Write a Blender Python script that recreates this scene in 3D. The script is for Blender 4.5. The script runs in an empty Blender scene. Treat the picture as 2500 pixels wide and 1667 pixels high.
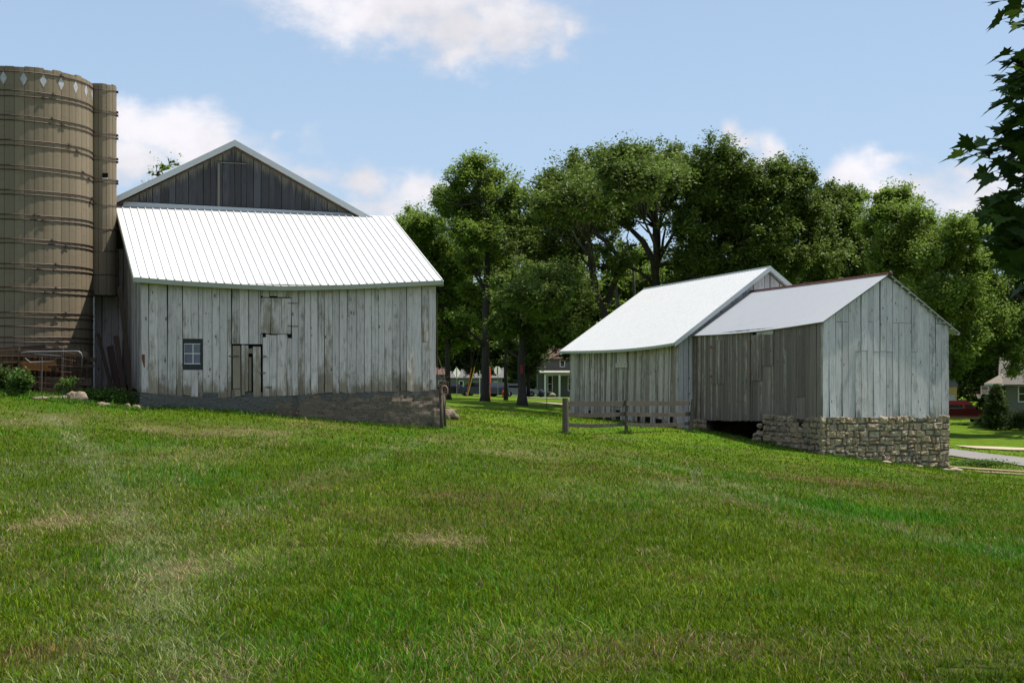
import bpy, math, random
import numpy as np
from mathutils import Vector, Matrix
R = random.Random(7)
RN = np.random.RandomState(11)
sc = bpy.context.scene
COL = sc.collection
F, HZ, EYE = 3400.0, 920.0, 1.6
def W(u, v, Y): return np.array([(u-1250)/F*Y, Y, EYE-(v-HZ)/F*Y])

# ---------------------------------------------------------------- node helper
class NT:
    def __init__(s, name=None, tree=None):
        if tree is None:
            s.m = bpy.data.materials.new(name); s.m.use_nodes = True; s.t = s.m.node_tree
            s.t.nodes.clear()
        else: s.t = tree
    def n(s, typ, ins=None, **kw):
        nd = s.t.nodes.new(typ)
        for k, v in kw.items(): setattr(nd, k, v)
        for k, v in (ins or {}).items(): s.set(nd.inputs[k], v)
        return nd
    def set(s, sock, v):
        if isinstance(v, bpy.types.NodeSocket): s.t.links.new(v, sock)
        elif isinstance(v, (tuple, list)) and len(v) == 3 and sock.type == 'RGBA': sock.default_value = (*v, 1)
        else: sock.default_value = v
    def math(s, op, a, b=0.0, c=None, clamp=False):
        nd = s.n('ShaderNodeMath', operation=op, use_clamp=clamp); s.set(nd.inputs[0], a); s.set(nd.inputs[1], b)
        if c is not None: s.set(nd.inputs[2], c)
        return nd.outputs[0]
    def vmath(s, op, a, b=None, out=0):
        nd = s.n('ShaderNodeVectorMath', operation=op); s.set(nd.inputs[0], a)
        if b is not None: s.set(nd.inputs[1], b)
        return nd.outputs[out]
    def mix(s, f, a, b, bt='MIX'):
        nd = s.n('ShaderNodeMix', data_type='RGBA', blend_type=bt, clamp_factor=True)
        s.set(nd.inputs[0], f); s.set(nd.inputs[6], a); s.set(nd.inputs[7], b); return nd.outputs[2]
    def noise(s, vec, scale=1.0, detail=4.0, rough=0.55, dist=0.0):
        nd = s.n('ShaderNodeTexNoise', {'Scale': scale, 'Detail': detail, 'Roughness': rough, 'Distortion': dist})
        if vec is not None: s.set(nd.inputs['Vector'], vec)
        return nd.outputs[0]
    def ss(s, x, a, b):
        nd = s.n('ShaderNodeMapRange', {'Value': x, 'From Min': a, 'From Max': b}, interpolation_type='SMOOTHSTEP')
        return nd.outputs[0]
    def pos(s, scale=(1, 1, 1)):
        g = s.n('ShaderNodeTexCoord').outputs['Object']
        return s.vmath('MULTIPLY', g, scale)
    def attr(s, name='Col'):
        a = s.n('ShaderNodeAttribute', attribute_name=name); sp = s.n('ShaderNodeSeparateColor')
        s.t.links.new(a.outputs['Color'], sp.inputs[0]); return a.outputs['Color'], sp.outputs
    def bsdf(s, col, rough=0.8, spec=0.3, bump=None, bstr=0.3, bdist=0.02, metal=0.0, **kw):
        p = s.n('ShaderNodeBsdfPrincipled', {'Base Color': col, 'Roughness': rough, 'Specular IOR Level': spec, 'Metallic': metal})
        for k, v in kw.items(): s.set(p.inputs[k.replace('_', ' ')], v)
        if bump is not None:
            b = s.n('ShaderNodeBump', {'Height': bump, 'Strength': bstr, 'Distance': bdist})
            s.t.links.new(b.outputs[0], p.inputs['Normal'])
        return p
    def out(s, sh):
        o = s.n('ShaderNodeOutputMaterial'); s.t.links.new(sh.outputs[0] if hasattr(sh, 'outputs') else sh, o.inputs[0]); return s.m

MATS = {}
def plain(name, col, rough=0.7, spec=0.3, metal=0.0, var=0.25, scale=3.0, bstr=0.15):
    if name in MATS: return MATS[name]
    t = NT(name); p = t.pos()
    nz = t.noise(p, scale, 6); nz2 = t.noise(p, scale*9, 3)
    f = t.math('MULTIPLY_ADD', nz, var*1.4, 1-var*0.7); f = t.math('MULTIPLY', f, t.math('MULTIPLY_ADD', nz2, var*.8, 1-var*.4))
    c = t.n('ShaderNodeVectorMath', operation='SCALE'); t.set(c.inputs[0], col); t.set(c.inputs['Scale'], f)
    MATS[name] = t.out(t.bsdf(c.outputs[0], rough, spec, nz2, bstr, 0.01, metal)); return MATS[name]

def wood_mat(name, paint, bare, dark, thr=0.5, xs=14.0, zs=0.55, bias=0.0, mossy=None):
    """weathered painted boards. Col.r random per board, Col.g wear, Col.b depth under the top edge in metres / 4"""
    t = NT(name); _, a = t.attr()
    off = t.n('ShaderNodeCombineXYZ'); t.set(off.inputs[2], t.math('MULTIPLY', a[0], 37.0)); t.set(off.inputs[0], t.math('MULTIPLY', a[0], 11.0))
    p = t.vmath('ADD', t.pos(), off.outputs[0])
    st = t.noise(t.vmath('MULTIPLY', p, (xs*2.2, xs*2.2, zs)), 1.0, 6, 0.62, 0.25)
    big = t.noise(t.vmath('MULTIPLY', p, (2.2, 2.2, .8)), 1.0, 5, 0.6)
    fine = t.noise(t.vmath('MULTIPLY', p, (90, 90, 2.0)), 1.0, 3, 0.6)
    blot = t.noise(t.vmath('MULTIPLY', p, (7, 7, 3.0)), 1.0, 6, 0.65)
    m = t.math('ADD', t.math('MULTIPLY', st, .5), t.math('MULTIPLY', big, .45))
    m = t.math('ADD', m, t.math('MULTIPLY', t.math('SUBTRACT', blot, .5), .45))
    m = t.math('ADD', m, t.math('MULTIPLY', a[1], .55)); m = t.math('ADD', m, bias)
    mask = t.ss(m, thr, thr+.24)
    pc = t.mix(t.math('MULTIPLY', a[0], .8), paint, tuple(x*.74 for x in paint))
    pc = t.mix(t.ss(blot, .5, .8), pc, tuple(x*.62 for x in paint))
    bc = t.mix(st, tuple(x*.55 for x in bare), tuple(x*1.45 for x in bare))
    bc = t.mix(t.math('MULTIPLY', a[0], .5), bc, dark)
    c = t.mix(mask, pc, bc)
    c = t.mix(t.math('MULTIPLY', t.ss(fine, .50, .74), .5), c, dark); c = t.mix(t.math('MULTIPLY', t.ss(st, .56, .74), .45), c, tuple(x*2.2 for x in dark))
    # knots
    vo = t.n('ShaderNodeTexVoronoi', {'Vector': t.vmath('MULTIPLY', p, (4.2, 4.2, 1.9)), 'Scale': 1.0})
    kn = t.ss(vo.outputs['Distance'], .15, .05)
    c = t.mix(t.math('MULTIPLY', kn, .75), c, dark)
    # cracks: long thin dark lines
    cr = t.noise(t.vmath('MULTIPLY', p, (34, 34, .35)), 1.0, 2, 0.5)
    crk = t.ss(t.math('ABSOLUTE', t.math('SUBTRACT', cr, .5)), .018, .004)
    c = t.mix(t.math('MULTIPLY', crk, .4), c, dark)
    if mossy:
        # grime washed down from the roof edge
        g = t.math('SUBTRACT', t.math('MULTIPLY', t.math('SUBTRACT', st, .32), 1.5), t.math('MULTIPLY', a[2], 4.0))
        c = t.mix(t.ss(g, -.10, .10), c, mossy)
    h = t.math('ADD', t.math('MULTIPLY', st, .6), t.math('MULTIPLY', fine, .5))
    return t.out(t.bsdf(c, 0.85, 0.2, h, 0.55, 0.012))

M = {}
M['white_board'] = wood_mat('weathered_white_board', (.69, .62, .60), (.31, .255, .19), (.045, .042, .037), .50)
M['gable_board'] = wood_mat('chalky_white_board', (.65, .615, .62), (.25, .24, .22), (.05, .05, .048), .52)
M['grey_board'] = wood_mat('bare_grey_board', (.45, .40, .355), (.235, .20, .17), (.035, .032, .028), .42)
M['pale_board'] = wood_mat('pale_weathered_board', (.54, .495, .45), (.27, .235, .20), (.04, .036, .03), .52)
M['dark_gable'] = wood_mat('slate_grey_gable_board', (.085, .09, .10), (.06, .06, .066), (.03, .03, .03), .5, mossy=(.17, .165, .13))
M['fence_wood'] = wood_mat('silvered_fence_wood', (.17, .155, .13), (.12, .10, .08), (.05, .045, .035), .45, xs=10)
M['scrap_wood'] = wood_mat('rotting_brown_board', (.15, .10, .065), (.09, .06, .04), (.02, .016, .012), .5, xs=10)
M['bark'] = wood_mat('rough_bark', (.075, .065, .052), (.05, .043, .034), (.015, .013, .01), .5, xs=3.5, zs=1.6)
M['limb'] = wood_mat('dead_grey_limb', (.20, .19, .17), (.13, .12, .10), (.04, .035, .03), .5, xs=4, zs=1.5)

def roof_mat(name, col, metal, rough, rust=0.0, streak=.1):
    t = NT(name); p = t.pos(); b = t.noise(t.vmath('MULTIPLY', p, (3, 3, 3)), 1, 6, .65); b2 = t.noise(t.vmath('MULTIPLY', p, (.5, .5, .5)), 1, 3, .5)
    c = t.mix(t.math('MULTIPLY', t.ss(b, .45, .8), streak*3), col, tuple(x*.75 for x in col))
    c = t.mix(t.math('MULTIPLY', t.ss(b2, .4, .7), streak), c, tuple(x*.85 for x in col))
    if rust: c = t.mix(t.ss(b, .78-rust*.5, .86-rust*.4), c, (.20, .06, .025))
    return t.out(t.bsdf(c, rough, .5, b, .05, .01, metal))
M['white_metal'] = roof_mat('white_painted_ribbed_metal', (.66, .66, .645), 0, .5)
M['trim_metal'] = roof_mat('pale_trim_metal', (.44, .47, .47), 0, .45)
M['fascia'] = roof_mat('dull_cream_fascia', (.36, .37, .30), 0, .6, 0, .4)
M['galv'] = roof_mat('galvanised_corrugated_metal', (.38, .395, .41), .12, .5, .05, .10)
M['rust'] = plain('flaking_rust', (.17, .055, .028), .85, .2, 0, .6, 12)
M['hoop'] = plain('rusty_steel_hoop', (.075, .042, .03), .6, .4, .2, .6, 6)
M['steel'] = plain('galvanised_tube', (.30, .30, .31), .5, .5, .5, .4, 8)
M['wire'] = plain('rusty_wire', (.15, .07, .045), .7, .3, .2, .5, 9)
M['signback'] = plain('bare_aluminium_sign_back', (.80, .80, .78), .6, .4, 0, .1, 6)
M['black'] = plain('flat_black', (.012, .012, .012), .95, .05)  # black colour stands in for unlit holes; plain black parts use it too
M['red_paint'] = plain('red_enamel', (.50, .03, .025), .4, .5, 0, .2)
M['white_paint'] = plain('white_trim_paint', (.66, .66, .63), .6, .3, 0, .12)
M['yellow'] = plain('yellow_plastic_guard', (.70, .45, .04), .5, .4, 0, .15)
M['orange'] = plain('orange_red_plastic_guard', (.45, .10, .04), .5, .4, 0, .2)
M['concrete'] = plain('worn_concrete', (.42, .37, .30), .9, .2, 0, .3, 4)
def glass(name, col=(.03, .04, .05), rough=.08):
    t = NT(name); b = t.noise(t.pos(), 2.0, 2)
    return t.out(t.bsdf(t.mix(b, col, tuple(x*1.6 for x in col)), rough, .9, b, .06, .02))
M['glass'] = glass('old_window_glass', (.035, .045, .075)); M['darkglass'] = glass('car_glass', (.01, .011, .012), .05)

def stone_mat():
    t = NT('limestone_rubble'); _, a = t.attr(); p = t.pos()
    n1 = t.noise(p, 6, 8, .7); n2 = t.noise(p, 26, 5, .7); n3 = t.noise(p, 1.6, 3)
    c = t.mix(a[0], (.43, .345, .225), (.27, .22, .15)); c = t.mix(a[1], c, (.42, .27, .14))
    c = t.mix(t.ss(n1, .42, .72), c, (.44, .39, .31)); c = t.mix(t.ss(n2, .58, .78), c, (.12, .10, .075))
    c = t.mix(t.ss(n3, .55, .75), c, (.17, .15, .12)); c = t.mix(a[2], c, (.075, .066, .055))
    h = t.math('ADD', n1, t.math('MULTIPLY', n2, .5))
    return t.out(t.bsdf(c, .92, .15, h, .9, .05))
M['stone'] = stone_mat()

def stucco_mat():
    t = NT('crumbling_stucco_foundation'); _, a = t.attr(); p = t.pos()
    lay = t.noise(t.vmath('MULTIPLY', p, (1.5, 1.5, 9)), 1, 8, .7, .6); n2 = t.noise(p, 22, 6, .7)
    drip = t.noise(t.vmath('MULTIPLY', p, (3.6, 3.6, .3)), 1, 3, .5)
    c = t.mix(t.ss(lay, .35, .7), (.165, .132, .102), (.23, .185, .142)); c = t.mix(t.ss(n2, .52, .75), c, (.04, .032, .026))
    line = t.ss(t.math('ABSOLUTE', t.math('SUBTRACT', lay, .5)), .02, .004); c = t.mix(t.math('MULTIPLY', line, .8), c, (.02, .017, .015))
    grey = t.mix(t.ss(n2, .4, .7), (.14, .135, .125), (.085, .083, .078))
    # Col.b = metres below the top / 2 ; Col.r = how much render coat is left
    e = t.math('SUBTRACT', t.math('ADD', t.math('MULTIPLY', t.math('SUBTRACT', drip, .38), .9), t.math('MULTIPLY', a[0], .85)), a[2])
    c = t.mix(t.ss(e, 0.0, .05), c, grey)
    h = t.math('ADD', t.math('MULTIPLY', lay, 1.2), t.math('MULTIPLY', n2, .6))
    return t.out(t.bsdf(c, .95, .1, h, .9, .05))
M['stucco'] = stucco_mat()

def silo_mat():
    t = NT('tan_concrete_stave'); _, a = t.attr(); p = t.pos()
    n1 = t.noise(t.vmath('MULTIPLY', p, (5, 5, .6)), 1, 5, .6); n2 = t.noise(p, 30, 4, .6); n3 = t.noise(t.vmath('MULTIPLY', p, (14, 14, .25)), 1, 3, .5)
    c = t.mix(a[0], (.245, .197, .132), (.182, .147, .098)); c = t.mix(t.math('MULTIPLY', t.ss(n1, .5, .75), .5), c, (.17, .15, .11))
    c = t.mix(t.math('MULTIPLY', t.ss(n3, .62, .78), .55), c, (.21, .095, .04)); c = t.mix(t.math('MULTIPLY', t.ss(n2, .5, .8), .35), c, (.14, .12, .09))
    c = t.mix(a[2], c, (.06, .05, .035))
    return t.out(t.bsdf(c, .88, .2, n2, .3, .01))
M['silo'] = silo_mat()

def leaf_mat(name, c1, c2, trans=.35, spec=.22):
    t = NT(name); _, a = t.attr()
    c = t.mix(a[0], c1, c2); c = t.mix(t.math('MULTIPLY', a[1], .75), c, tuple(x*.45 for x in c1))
    p = t.bsdf(c, .6, spec)
    tr = t.n('ShaderNodeBsdfTranslucent', {'Color': t.mix(.4, c, (.16, .24, .02), 'ADD')})
    mx = t.n('ShaderNodeMixShader', {0: trans*.6}); t.t.links.new(p.outputs[0], mx.inputs[1]); t.t.links.new(tr.outputs[0], mx.inputs[2])
    return t.out(mx)
M['leaf_oak'] = leaf_mat('oak_leaf', (.085, .135, .022), (.165, .225, .045))
M['leaf_walnut'] = leaf_mat('walnut_leaf', (.12, .195, .028), (.24, .325, .06), .6)
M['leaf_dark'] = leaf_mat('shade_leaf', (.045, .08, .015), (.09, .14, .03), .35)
M['leaf_maple'] = leaf_mat('maple_leaf', (.028, .06, .010), (.06, .11, .018), .28, .08)
M['leaf_weed'] = leaf_mat('weed_leaf', (.05, .12, .018), (.12, .22, .04), .45)

def grass_blade_mat():
    t = NT('grass_blade'); c, a = t.attr()
    p = t.bsdf(c, .7, .06)
    tr = t.n('ShaderNodeBsdfTranslucent', {'Color': c}); mx = t.n('ShaderNodeMixShader', {0: .28})
    t.t.links.new(p.outputs[0], mx.inputs[1]); t.t.links.new(tr.outputs[0], mx.inputs[2]); return t.out(mx)
M['blade'] = grass_blade_mat()
def ground_mat():
    t = NT('lawn_ground'); c, a = t.attr(); p = t.pos()
    n1 = t.noise(p, 7, 8, .75); n2 = t.noise(p, 45, 5, .8); n3 = t.noise(p, .8, 5, .6)
    f = t.math('MULTIPLY', t.math('MULTIPLY_ADD', n1, 1.0, .5), t.math('MULTIPLY_ADD', n2, 1.3, .35))
    f = t.math('MULTIPLY', f, t.math('MULTIPLY_ADD', n3, .6, .7))
    s = t.n('ShaderNodeVectorMath', operation='SCALE'); t.set(s.inputs[0], c); t.set(s.inputs['Scale'], f)
    return t.out(t.bsdf(s.outputs[0], .9, .1, t.math('ADD', n1, n2), .8, .06))
M['ground'] = ground_mat()
def asphalt_mat(name, c1, c2):
    t = NT(name); p = t.pos(); n = t.noise(p, 60, 4, .7); m = t.noise(p, 1.2, 5, .6)
    c = t.mix(m, c1, c2); c = t.mix(t.math('MULTIPLY', n, .5), c, tuple(x*.6 for x in c1))
    return t.out(t.bsdf(c, .9, .2, n, .4, .01))
M['asphalt'] = asphalt_mat('sun_bleached_asphalt', (.20, .19, .18), (.27, .25, .235)); M['dirt'] = asphalt_mat('dry_dirt', (.33, .24, .16), (.24, .17, .11))
M['gravel'] = asphalt_mat('pale_gravel', (.50, .42, .30), (.42, .34, .24))

# ---------------------------------------------------------------- mesh builder
class MB:
    def __init__(s): s.v = []; s.f = []; s.c = []; s.col = (.5, .3, .0)
    def pt(s, p, col=None): s.v.append((float(p[0]), float(p[1]), float(p[2]))); s.c.append(col or s.col); return len(s.v)-1
    def quad(s, *ps, col=None): s.f.append([s.pt(p, col) for p in ps])
    def hexa(s, b, t, col=None):
        """b, t: 4 bottom and 4 top points, same winding"""
        i = [s.pt(p, col) for p in list(b)+list(t)]
        s.f += [[i[3], i[2], i[1], i[0]], [i[4], i[5], i[6], i[7]]]
        for k in range(4): j = (k+1) % 4; s.f.append([i[k], i[j], i[4+j], i[4+k]])
    def box(s, c, ax, ay, az, col=None):
        c, ax, ay, az = map(np.array, (c, ax, ay, az))
        q = [c-ax-ay, c+ax-ay, c+ax+ay, c-ax+ay]
        s.hexa([p-az for p in q], [p+az for p in q], col)
    def beam(s, a, b, w, h, up=(0, 0, 1), col=None):
        a, b, up = map(lambda x: np.array(x, float), (a, b, up)); d = b-a; L = np.linalg.norm(d); d /= L
        x = np.cross(d, up); x /= np.linalg.norm(x); y = np.cross(x, d)
        s.box((a+b)/2, x*w/2, d*L/2, y*h/2, col)
    def tube(s, pts, rad, n=8, caps=True, col=None):
        pts = [np.array(p, float) for p in pts]; prev = None; rings = []
        if np.isscalar(rad): rad = [rad]*len(pts)
        for k, p in enumerate(pts):
            d = pts[min(k+1, len(pts)-1)]-pts[max(k-1, 0)]; d /= (np.linalg.norm(d)+1e-9)
            if prev is None:
                x = np.cross(d, (0, 0, 1.) if abs(d[2]) < .9 else (1., 0, 0))
            else: x = prev-d*np.dot(prev, d)
            x /= (np.linalg.norm(x)+1e-9); prev = x; y = np.cross(d, x)
            rings.append([s.pt(p+(x*math.cos(a)+y*math.sin(a))*rad[k], col) for a in [2*math.pi*i/n for i in range(n)]])
        for a, b in zip(rings, rings[1:]):
            for i in range(n): j = (i+1) % n; s.f.append([a[i], a[j], b[j], b[i]])
        if caps: s.f.append(rings[0][::-1]); s.f.append(rings[-1])
    def prism(s, poly, org, ex, ey, ez, col=None):
        """poly 2-D in (ex, ey) plane, extruded by vector ez (both sides)"""
        org, ex, ey, ez = map(lambda x: np.array(x, float), (org, ex, ey, ez))
        a = [s.pt(org+ex*x+ey*y-ez, col) for x, y in poly]; b = [s.pt(org+ex*x+ey*y+ez, col) for x, y in poly]; n = len(poly)
        s.f.append(a[::-1]); s.f.append(b)
        for i in range(n): j = (i+1) % n; s.f.append([a[i], a[j], b[j], b[i]])
    def ball(s, c, r, seed=0, rough=.2, seg=10, ring=7, col=None):
        c = np.array(c, float); r = np.array(r if hasattr(r, '__len__') else (r, r, r), float); rr = random.Random(seed); rows = []
        ph = [rr.uniform(0, 6.28) for _ in range(6)]
        for i in range(ring+1):
            th = math.pi*i/ring; row = []
            for j in range(seg):
                a = 2*math.pi*j/seg; d = np.array([math.sin(th)*math.cos(a), math.sin(th)*math.sin(a), math.cos(th)])
                k = 1+rough*(.5*math.sin(3*d[0]+ph[0])+.5*math.sin(4*d[1]+ph[1])*math.cos(3*d[2]+ph[2])+.35*math.sin(9*d[0]+ph[3])*math.sin(8*d[2]+ph[4]))
                row.append(s.pt(c+d*r*k, col))
            rows.append(row)
        for a, b in zip(rows, rows[1:]):
            for j in range(seg): k = (j+1) % seg; s.f.append([a[j], b[j], b[k], a[k]])
    def build(s, name, mat, parent=None, loc=(0, 0, 0), smooth=False):
        me = bpy.data.meshes.new(name); loc = np.array(loc, float)
        v = np.array(s.v)-loc
        me.from_pydata(v.tolist(), [], s.f)
        ca = me.color_attributes.new('Col', 'FLOAT_COLOR', 'POINT')
        c = np.ones((len(s.v), 4), 'f'); c[:, :3] = np.array(s.c); ca.data.foreach_set('color', c.ravel())
        if smooth: me.polygons.foreach_set('use_smooth', [True]*len(me.polygons))
        me.materials.append(mat); me.update()
        o = bpy.data.objects.new(name, me); COL.objects.link(o)
        if parent: o.parent = parent
        return o

def np_mesh(name, v, faces_n, idx, cols, mat, loc, smooth=False):
    """v (N,3), idx flat loop index array, faces_n verts per face (constant or array)"""
    me = bpy.data.meshes.new(name); nf = len(idx)//faces_n
    me.vertices.add(len(v)); me.vertices.foreach_set('co', (v-np.array(loc)).astype('f').ravel())
    me.loops.add(len(idx)); me.loops.foreach_set('vertex_index', idx.astype('i'))
    me.polygons.add(nf); me.polygons.foreach_set('loop_start', (np.arange(nf)*faces_n).astype('i'))
    try: me.polygons.foreach_set('loop_total', np.full(nf, faces_n, 'i'))
    except Exception: pass
    me.update(calc_edges=True)
    if smooth: me.polygons.foreach_set('use_smooth', [True]*nf)
    ca = me.color_attributes.new('Col', 'FLOAT_COLOR', 'POINT'); c = np.ones((len(v), 4), 'f'); c[:, :3] = cols
    ca.data.foreach_set('color', c.ravel()); me.materials.append(mat)
    o = bpy.data.objects.new(name, me); COL.objects.link(o); return o

def tag(o, label, cat=None, group=None, kind=None):
    if label: o['label'] = label
    if cat: o['category'] = cat
    if group: o['group'] = group
    if kind: o['kind'] = kind
    return o
class Thing:
    def __init__(s, name, label, cat, loc, group=None):
        s.loc = np.array(loc, float); s.o = bpy.data.objects.new(name, None); s.o.empty_display_size = .3; s.o.location = s.loc; COL.objects.link(s.o)
        tag(s.o, label, cat, group)
    def part(s, name, mb, mat, parent=None, smooth=False, label=None):
        o = mb.build(name, mat, parent or s.o, s.loc, smooth)
        if label: o['label'] = label
        return o
def single(name, mb, mat, label, cat, loc, group=None, smooth=False, kind=None):
    o = mb.build(name, mat, None, loc, smooth); o.location = Vector([float(x) for x in loc]); return tag(o, label, cat, group, kind)

# ---------------------------------------------------------------- noise + terrain
_LAT = np.random.RandomState(5).rand(256, 256)
def vnoise(x, y, seed=0):
    x = np.asarray(x, float)+seed*17.3; y = np.asarray(y, float)+seed*31.7
    xi = np.floor(x).astype(int); yi = np.floor(y).astype(int); fx = x-xi; fy = y-yi
    fx = fx*fx*(3-2*fx); fy = fy*fy*(3-2*fy); g = lambda a, b: _LAT[a % 256, b % 256]
    return (g(xi, yi)*(1-fx)+g(xi+1, yi)*fx)*(1-fy)+(g(xi, yi+1)*(1-fx)+g(xi+1, yi+1)*fx)*fy
def fbm(x, y, seed=0, o=4):
    r = 0; a = .5; t = 0
    for k in range(o): r = r+a*vnoise(x*2**k, y*2**k, seed+k); t += a; a *= .55
    return r/t
CP = [W(345, 1003, 37.2), W(524, 1006, 37.8), W(718, 1023, 38.5), W(900, 1040, 39.2), W(1065, 1048, 40), W(0, 1000, 33), W(200, 985, 35.5), W(0, 948, 39), W(150, 955, 39.5),
      W(260, 975, 39), W(1380, 1061, 48.5), W(1529, 1058, 50), W(1683, 1053, 52), W(1690, 1050, 57.2), W(1998, 1109, 48.8), W(1860, 1083, 52.5), W(2160, 1131, 49.6), W(2317, 1149, 51), W(2500, 1170, 50),
      W(1200, 1030, 50), W(1100, 1022, 46), W(1250, 1003, 72), W(1184, 979, 103), W(1275, 990, 94), W(1228, 970, 136), W(1100, 968, 130), W(1320, 966, 175), W(1100, 964, 170),
      W(2313, 1094, 72), W(2313, 1117, 62), W(2500, 1110, 70), W(2500, 1130, 62), W(2318, 1138, 55), W(2500, 1152, 55), W(2400, 1037, 110), W(2500, 1036, 108),
      (0, 7.2, 0), (-3, 7.2, .02), (3, 7.2, -.03), (0, 0, 0), (-12, 0, .2), (12, 0, -.6), (0, -20, 0), (-30, -20, .5), (30, -20, -1), (-40, 30, 1.6), (-60, 60, 2), (-20, 60, 1.0), (-10, 60, .5),
      (5, 75, -.7), (60, 60, -2.6), (60, 20, -2), (60, 120, -2.4), (-60, 130, 1), (0, 230, -1), (-80, 230, 0), (80, 230, -2), (12, 85, -1.3), (-8, 110, -.1)]
CP = np.array(CP, float)
def _U(r2): return np.where(r2 > 1e-9, r2*np.log(r2+1e-12), 0)
_n = len(CP); _K = _U(((CP[:, None, :2]-CP[None, :, :2])**2).sum(2))+np.eye(_n)*3.0
_P = np.c_[np.ones(_n), CP[:, :2]]; _A = np.block([[_K, _P], [_P.T, np.zeros((3, 3))]])
_w = np.linalg.solve(_A, np.r_[CP[:, 2], 0, 0, 0])
def gz(x, y):
    x = np.atleast_1d(np.asarray(x, float)); y = np.atleast_1d(np.asarray(y, float)); sh = x.shape; x = x.ravel(); y = y.ravel(); out = np.empty(len(x))
    for a in range(0, len(x), 60000):
        xx = x[a:a+60000]; yy = y[a:a+60000]
        xc = np.clip(xx, -90, 90); yc = np.clip(yy, -25, 235)
        r2 = (xc[:, None]-CP[None, :, 0])**2+(yc[:, None]-CP[None, :, 1])**2
        out[a:a+60000] = _U(r2)@_w[:_n]+_w[_n]+_w[_n+1]*xc+_w[_n+2]*yc
    out += (fbm(x/1.3, y/1.3, 3, 2)-.5)*.05*np.clip((np.hypot(x, y)-2)/5, 0, 1)
    return out.reshape(sh)
def g1(x, y): return float(gz(x, y)[0])
def gpix(u, v):
    """world point on the terrain seen at a photo pixel"""
    Y = np.linspace(5, 160, 900); X = (u-1250)/F*Y; Z = EYE-(v-HZ)/F*Y; d = Z-gz(X, Y)
    k = np.argmax(d < 0); return X[k], Y[k]

# patches in the lawn: (u, v, radius across px, radius down px, kind, strength)
PT = []
for u, v, ru, rv, k, s in [(120, 1030, 200, 22, 0, .5), (330, 1050, 130, 18, 0, .45), (170, 1270, 130, 70, 0, .8), (620, 1060, 150, 22, 0, .6), (500, 1110, 120, 30, 0, .35), (1080, 1320, 130, 22, 0, .8),
                           (1640, 1335, 110, 24, 0, .9), (1500, 1260, 90, 18, 3, .6), (1170, 1220, 180, 26, 3, .7), (420, 1420, 120, 70, 0, .6), (80, 1620, 160, 60, 3, .7), (260, 1330, 90, 60, 3, .6), (800, 1180, 140, 30, 3, .5),
                           (1250, 1110, 120, 16, 0, .45), (1600, 1120, 160, 16, 3, .6), (2100, 1180, 260, 14, 3, .7), (530, 1640, 160, 50, 0, .5), (420, 1080, 120, 20, 1, .5),
                           (2050, 1230, 260, 50, 1, 1), (2350, 1320, 240, 70, 1, 1), (1800, 1170, 150, 26, 1, .9), (1250, 1290, 160, 30, 1, .3), (600, 1250, 200, 60, 1, .4), (1150, 1420, 300, 60, 1, .3), (2350, 1210, 180, 28, 1, .5),
                           (1030, 1090, 160, 26, 1, .4), (1280, 1180, 200, 30, 2, .4), (640, 1380, 160, 40, 2, .5), (1880, 1340, 90, 16, 2, .8), (2030, 1395, 80, 14, 2, .8), (1700, 1260, 80, 14, 2, .6), (1450, 1180, 150, 30, 2, .3), (1200, 1010, 120, 10, 2, .5),
                           (400, 1500, 120, 140, 4, .7), (180, 1130, 160, 40, 4, .5), (470, 1650, 100, 40, 4, .5), (330, 1180, 90, 50, 4, .6), (1640, 1190, 100, 20, 4, .5)]:
    x, y = gpix(u, v); _, y2 = gpix(u, max(v-rv, 960)); PT.append((x, y, ru/F*y, max(y2-y, .4), k, s))
STREAK = []
for pts, wd, k, s in [([(1480, 1100), (1720, 1160), (1900, 1228), (2200, 1300), (2500, 1370)], .22, 4, .55), ([(1560, 1210), (1800, 1290), (2000, 1370), (2250, 1440), (2480, 1520)], .16, 2, .8),
                      ([(1340, 1075), (1500, 1120), (1720, 1190), (2000, 1300)], .25, 0, .35), ([(1240, 1050), (1160, 1090), (1000, 1160), (800, 1260), (600, 1400)], .25, 2, .4), ([(1100, 1060), (900, 1120), (600, 1230), (300, 1400)], .25, 4, .4),
                      ([(1400, 1090), (1300, 1200), (1250, 1400), (1300, 1650)], .2, 2, .3), ([(120, 1015), (220, 1100), (320, 1280), (400, 1450), (440, 1660)], .30, 4, .85), ([(1150, 1070), (1350, 1130), (1650, 1240), (2050, 1420), (2350, 1600)], .22, 2, .35), ([(700, 1060), (450, 1160), (250, 1330)], .22, 0, .35)]:
    STREAK.append(([gpix(*p) for p in pts], wd, k, s))
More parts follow.
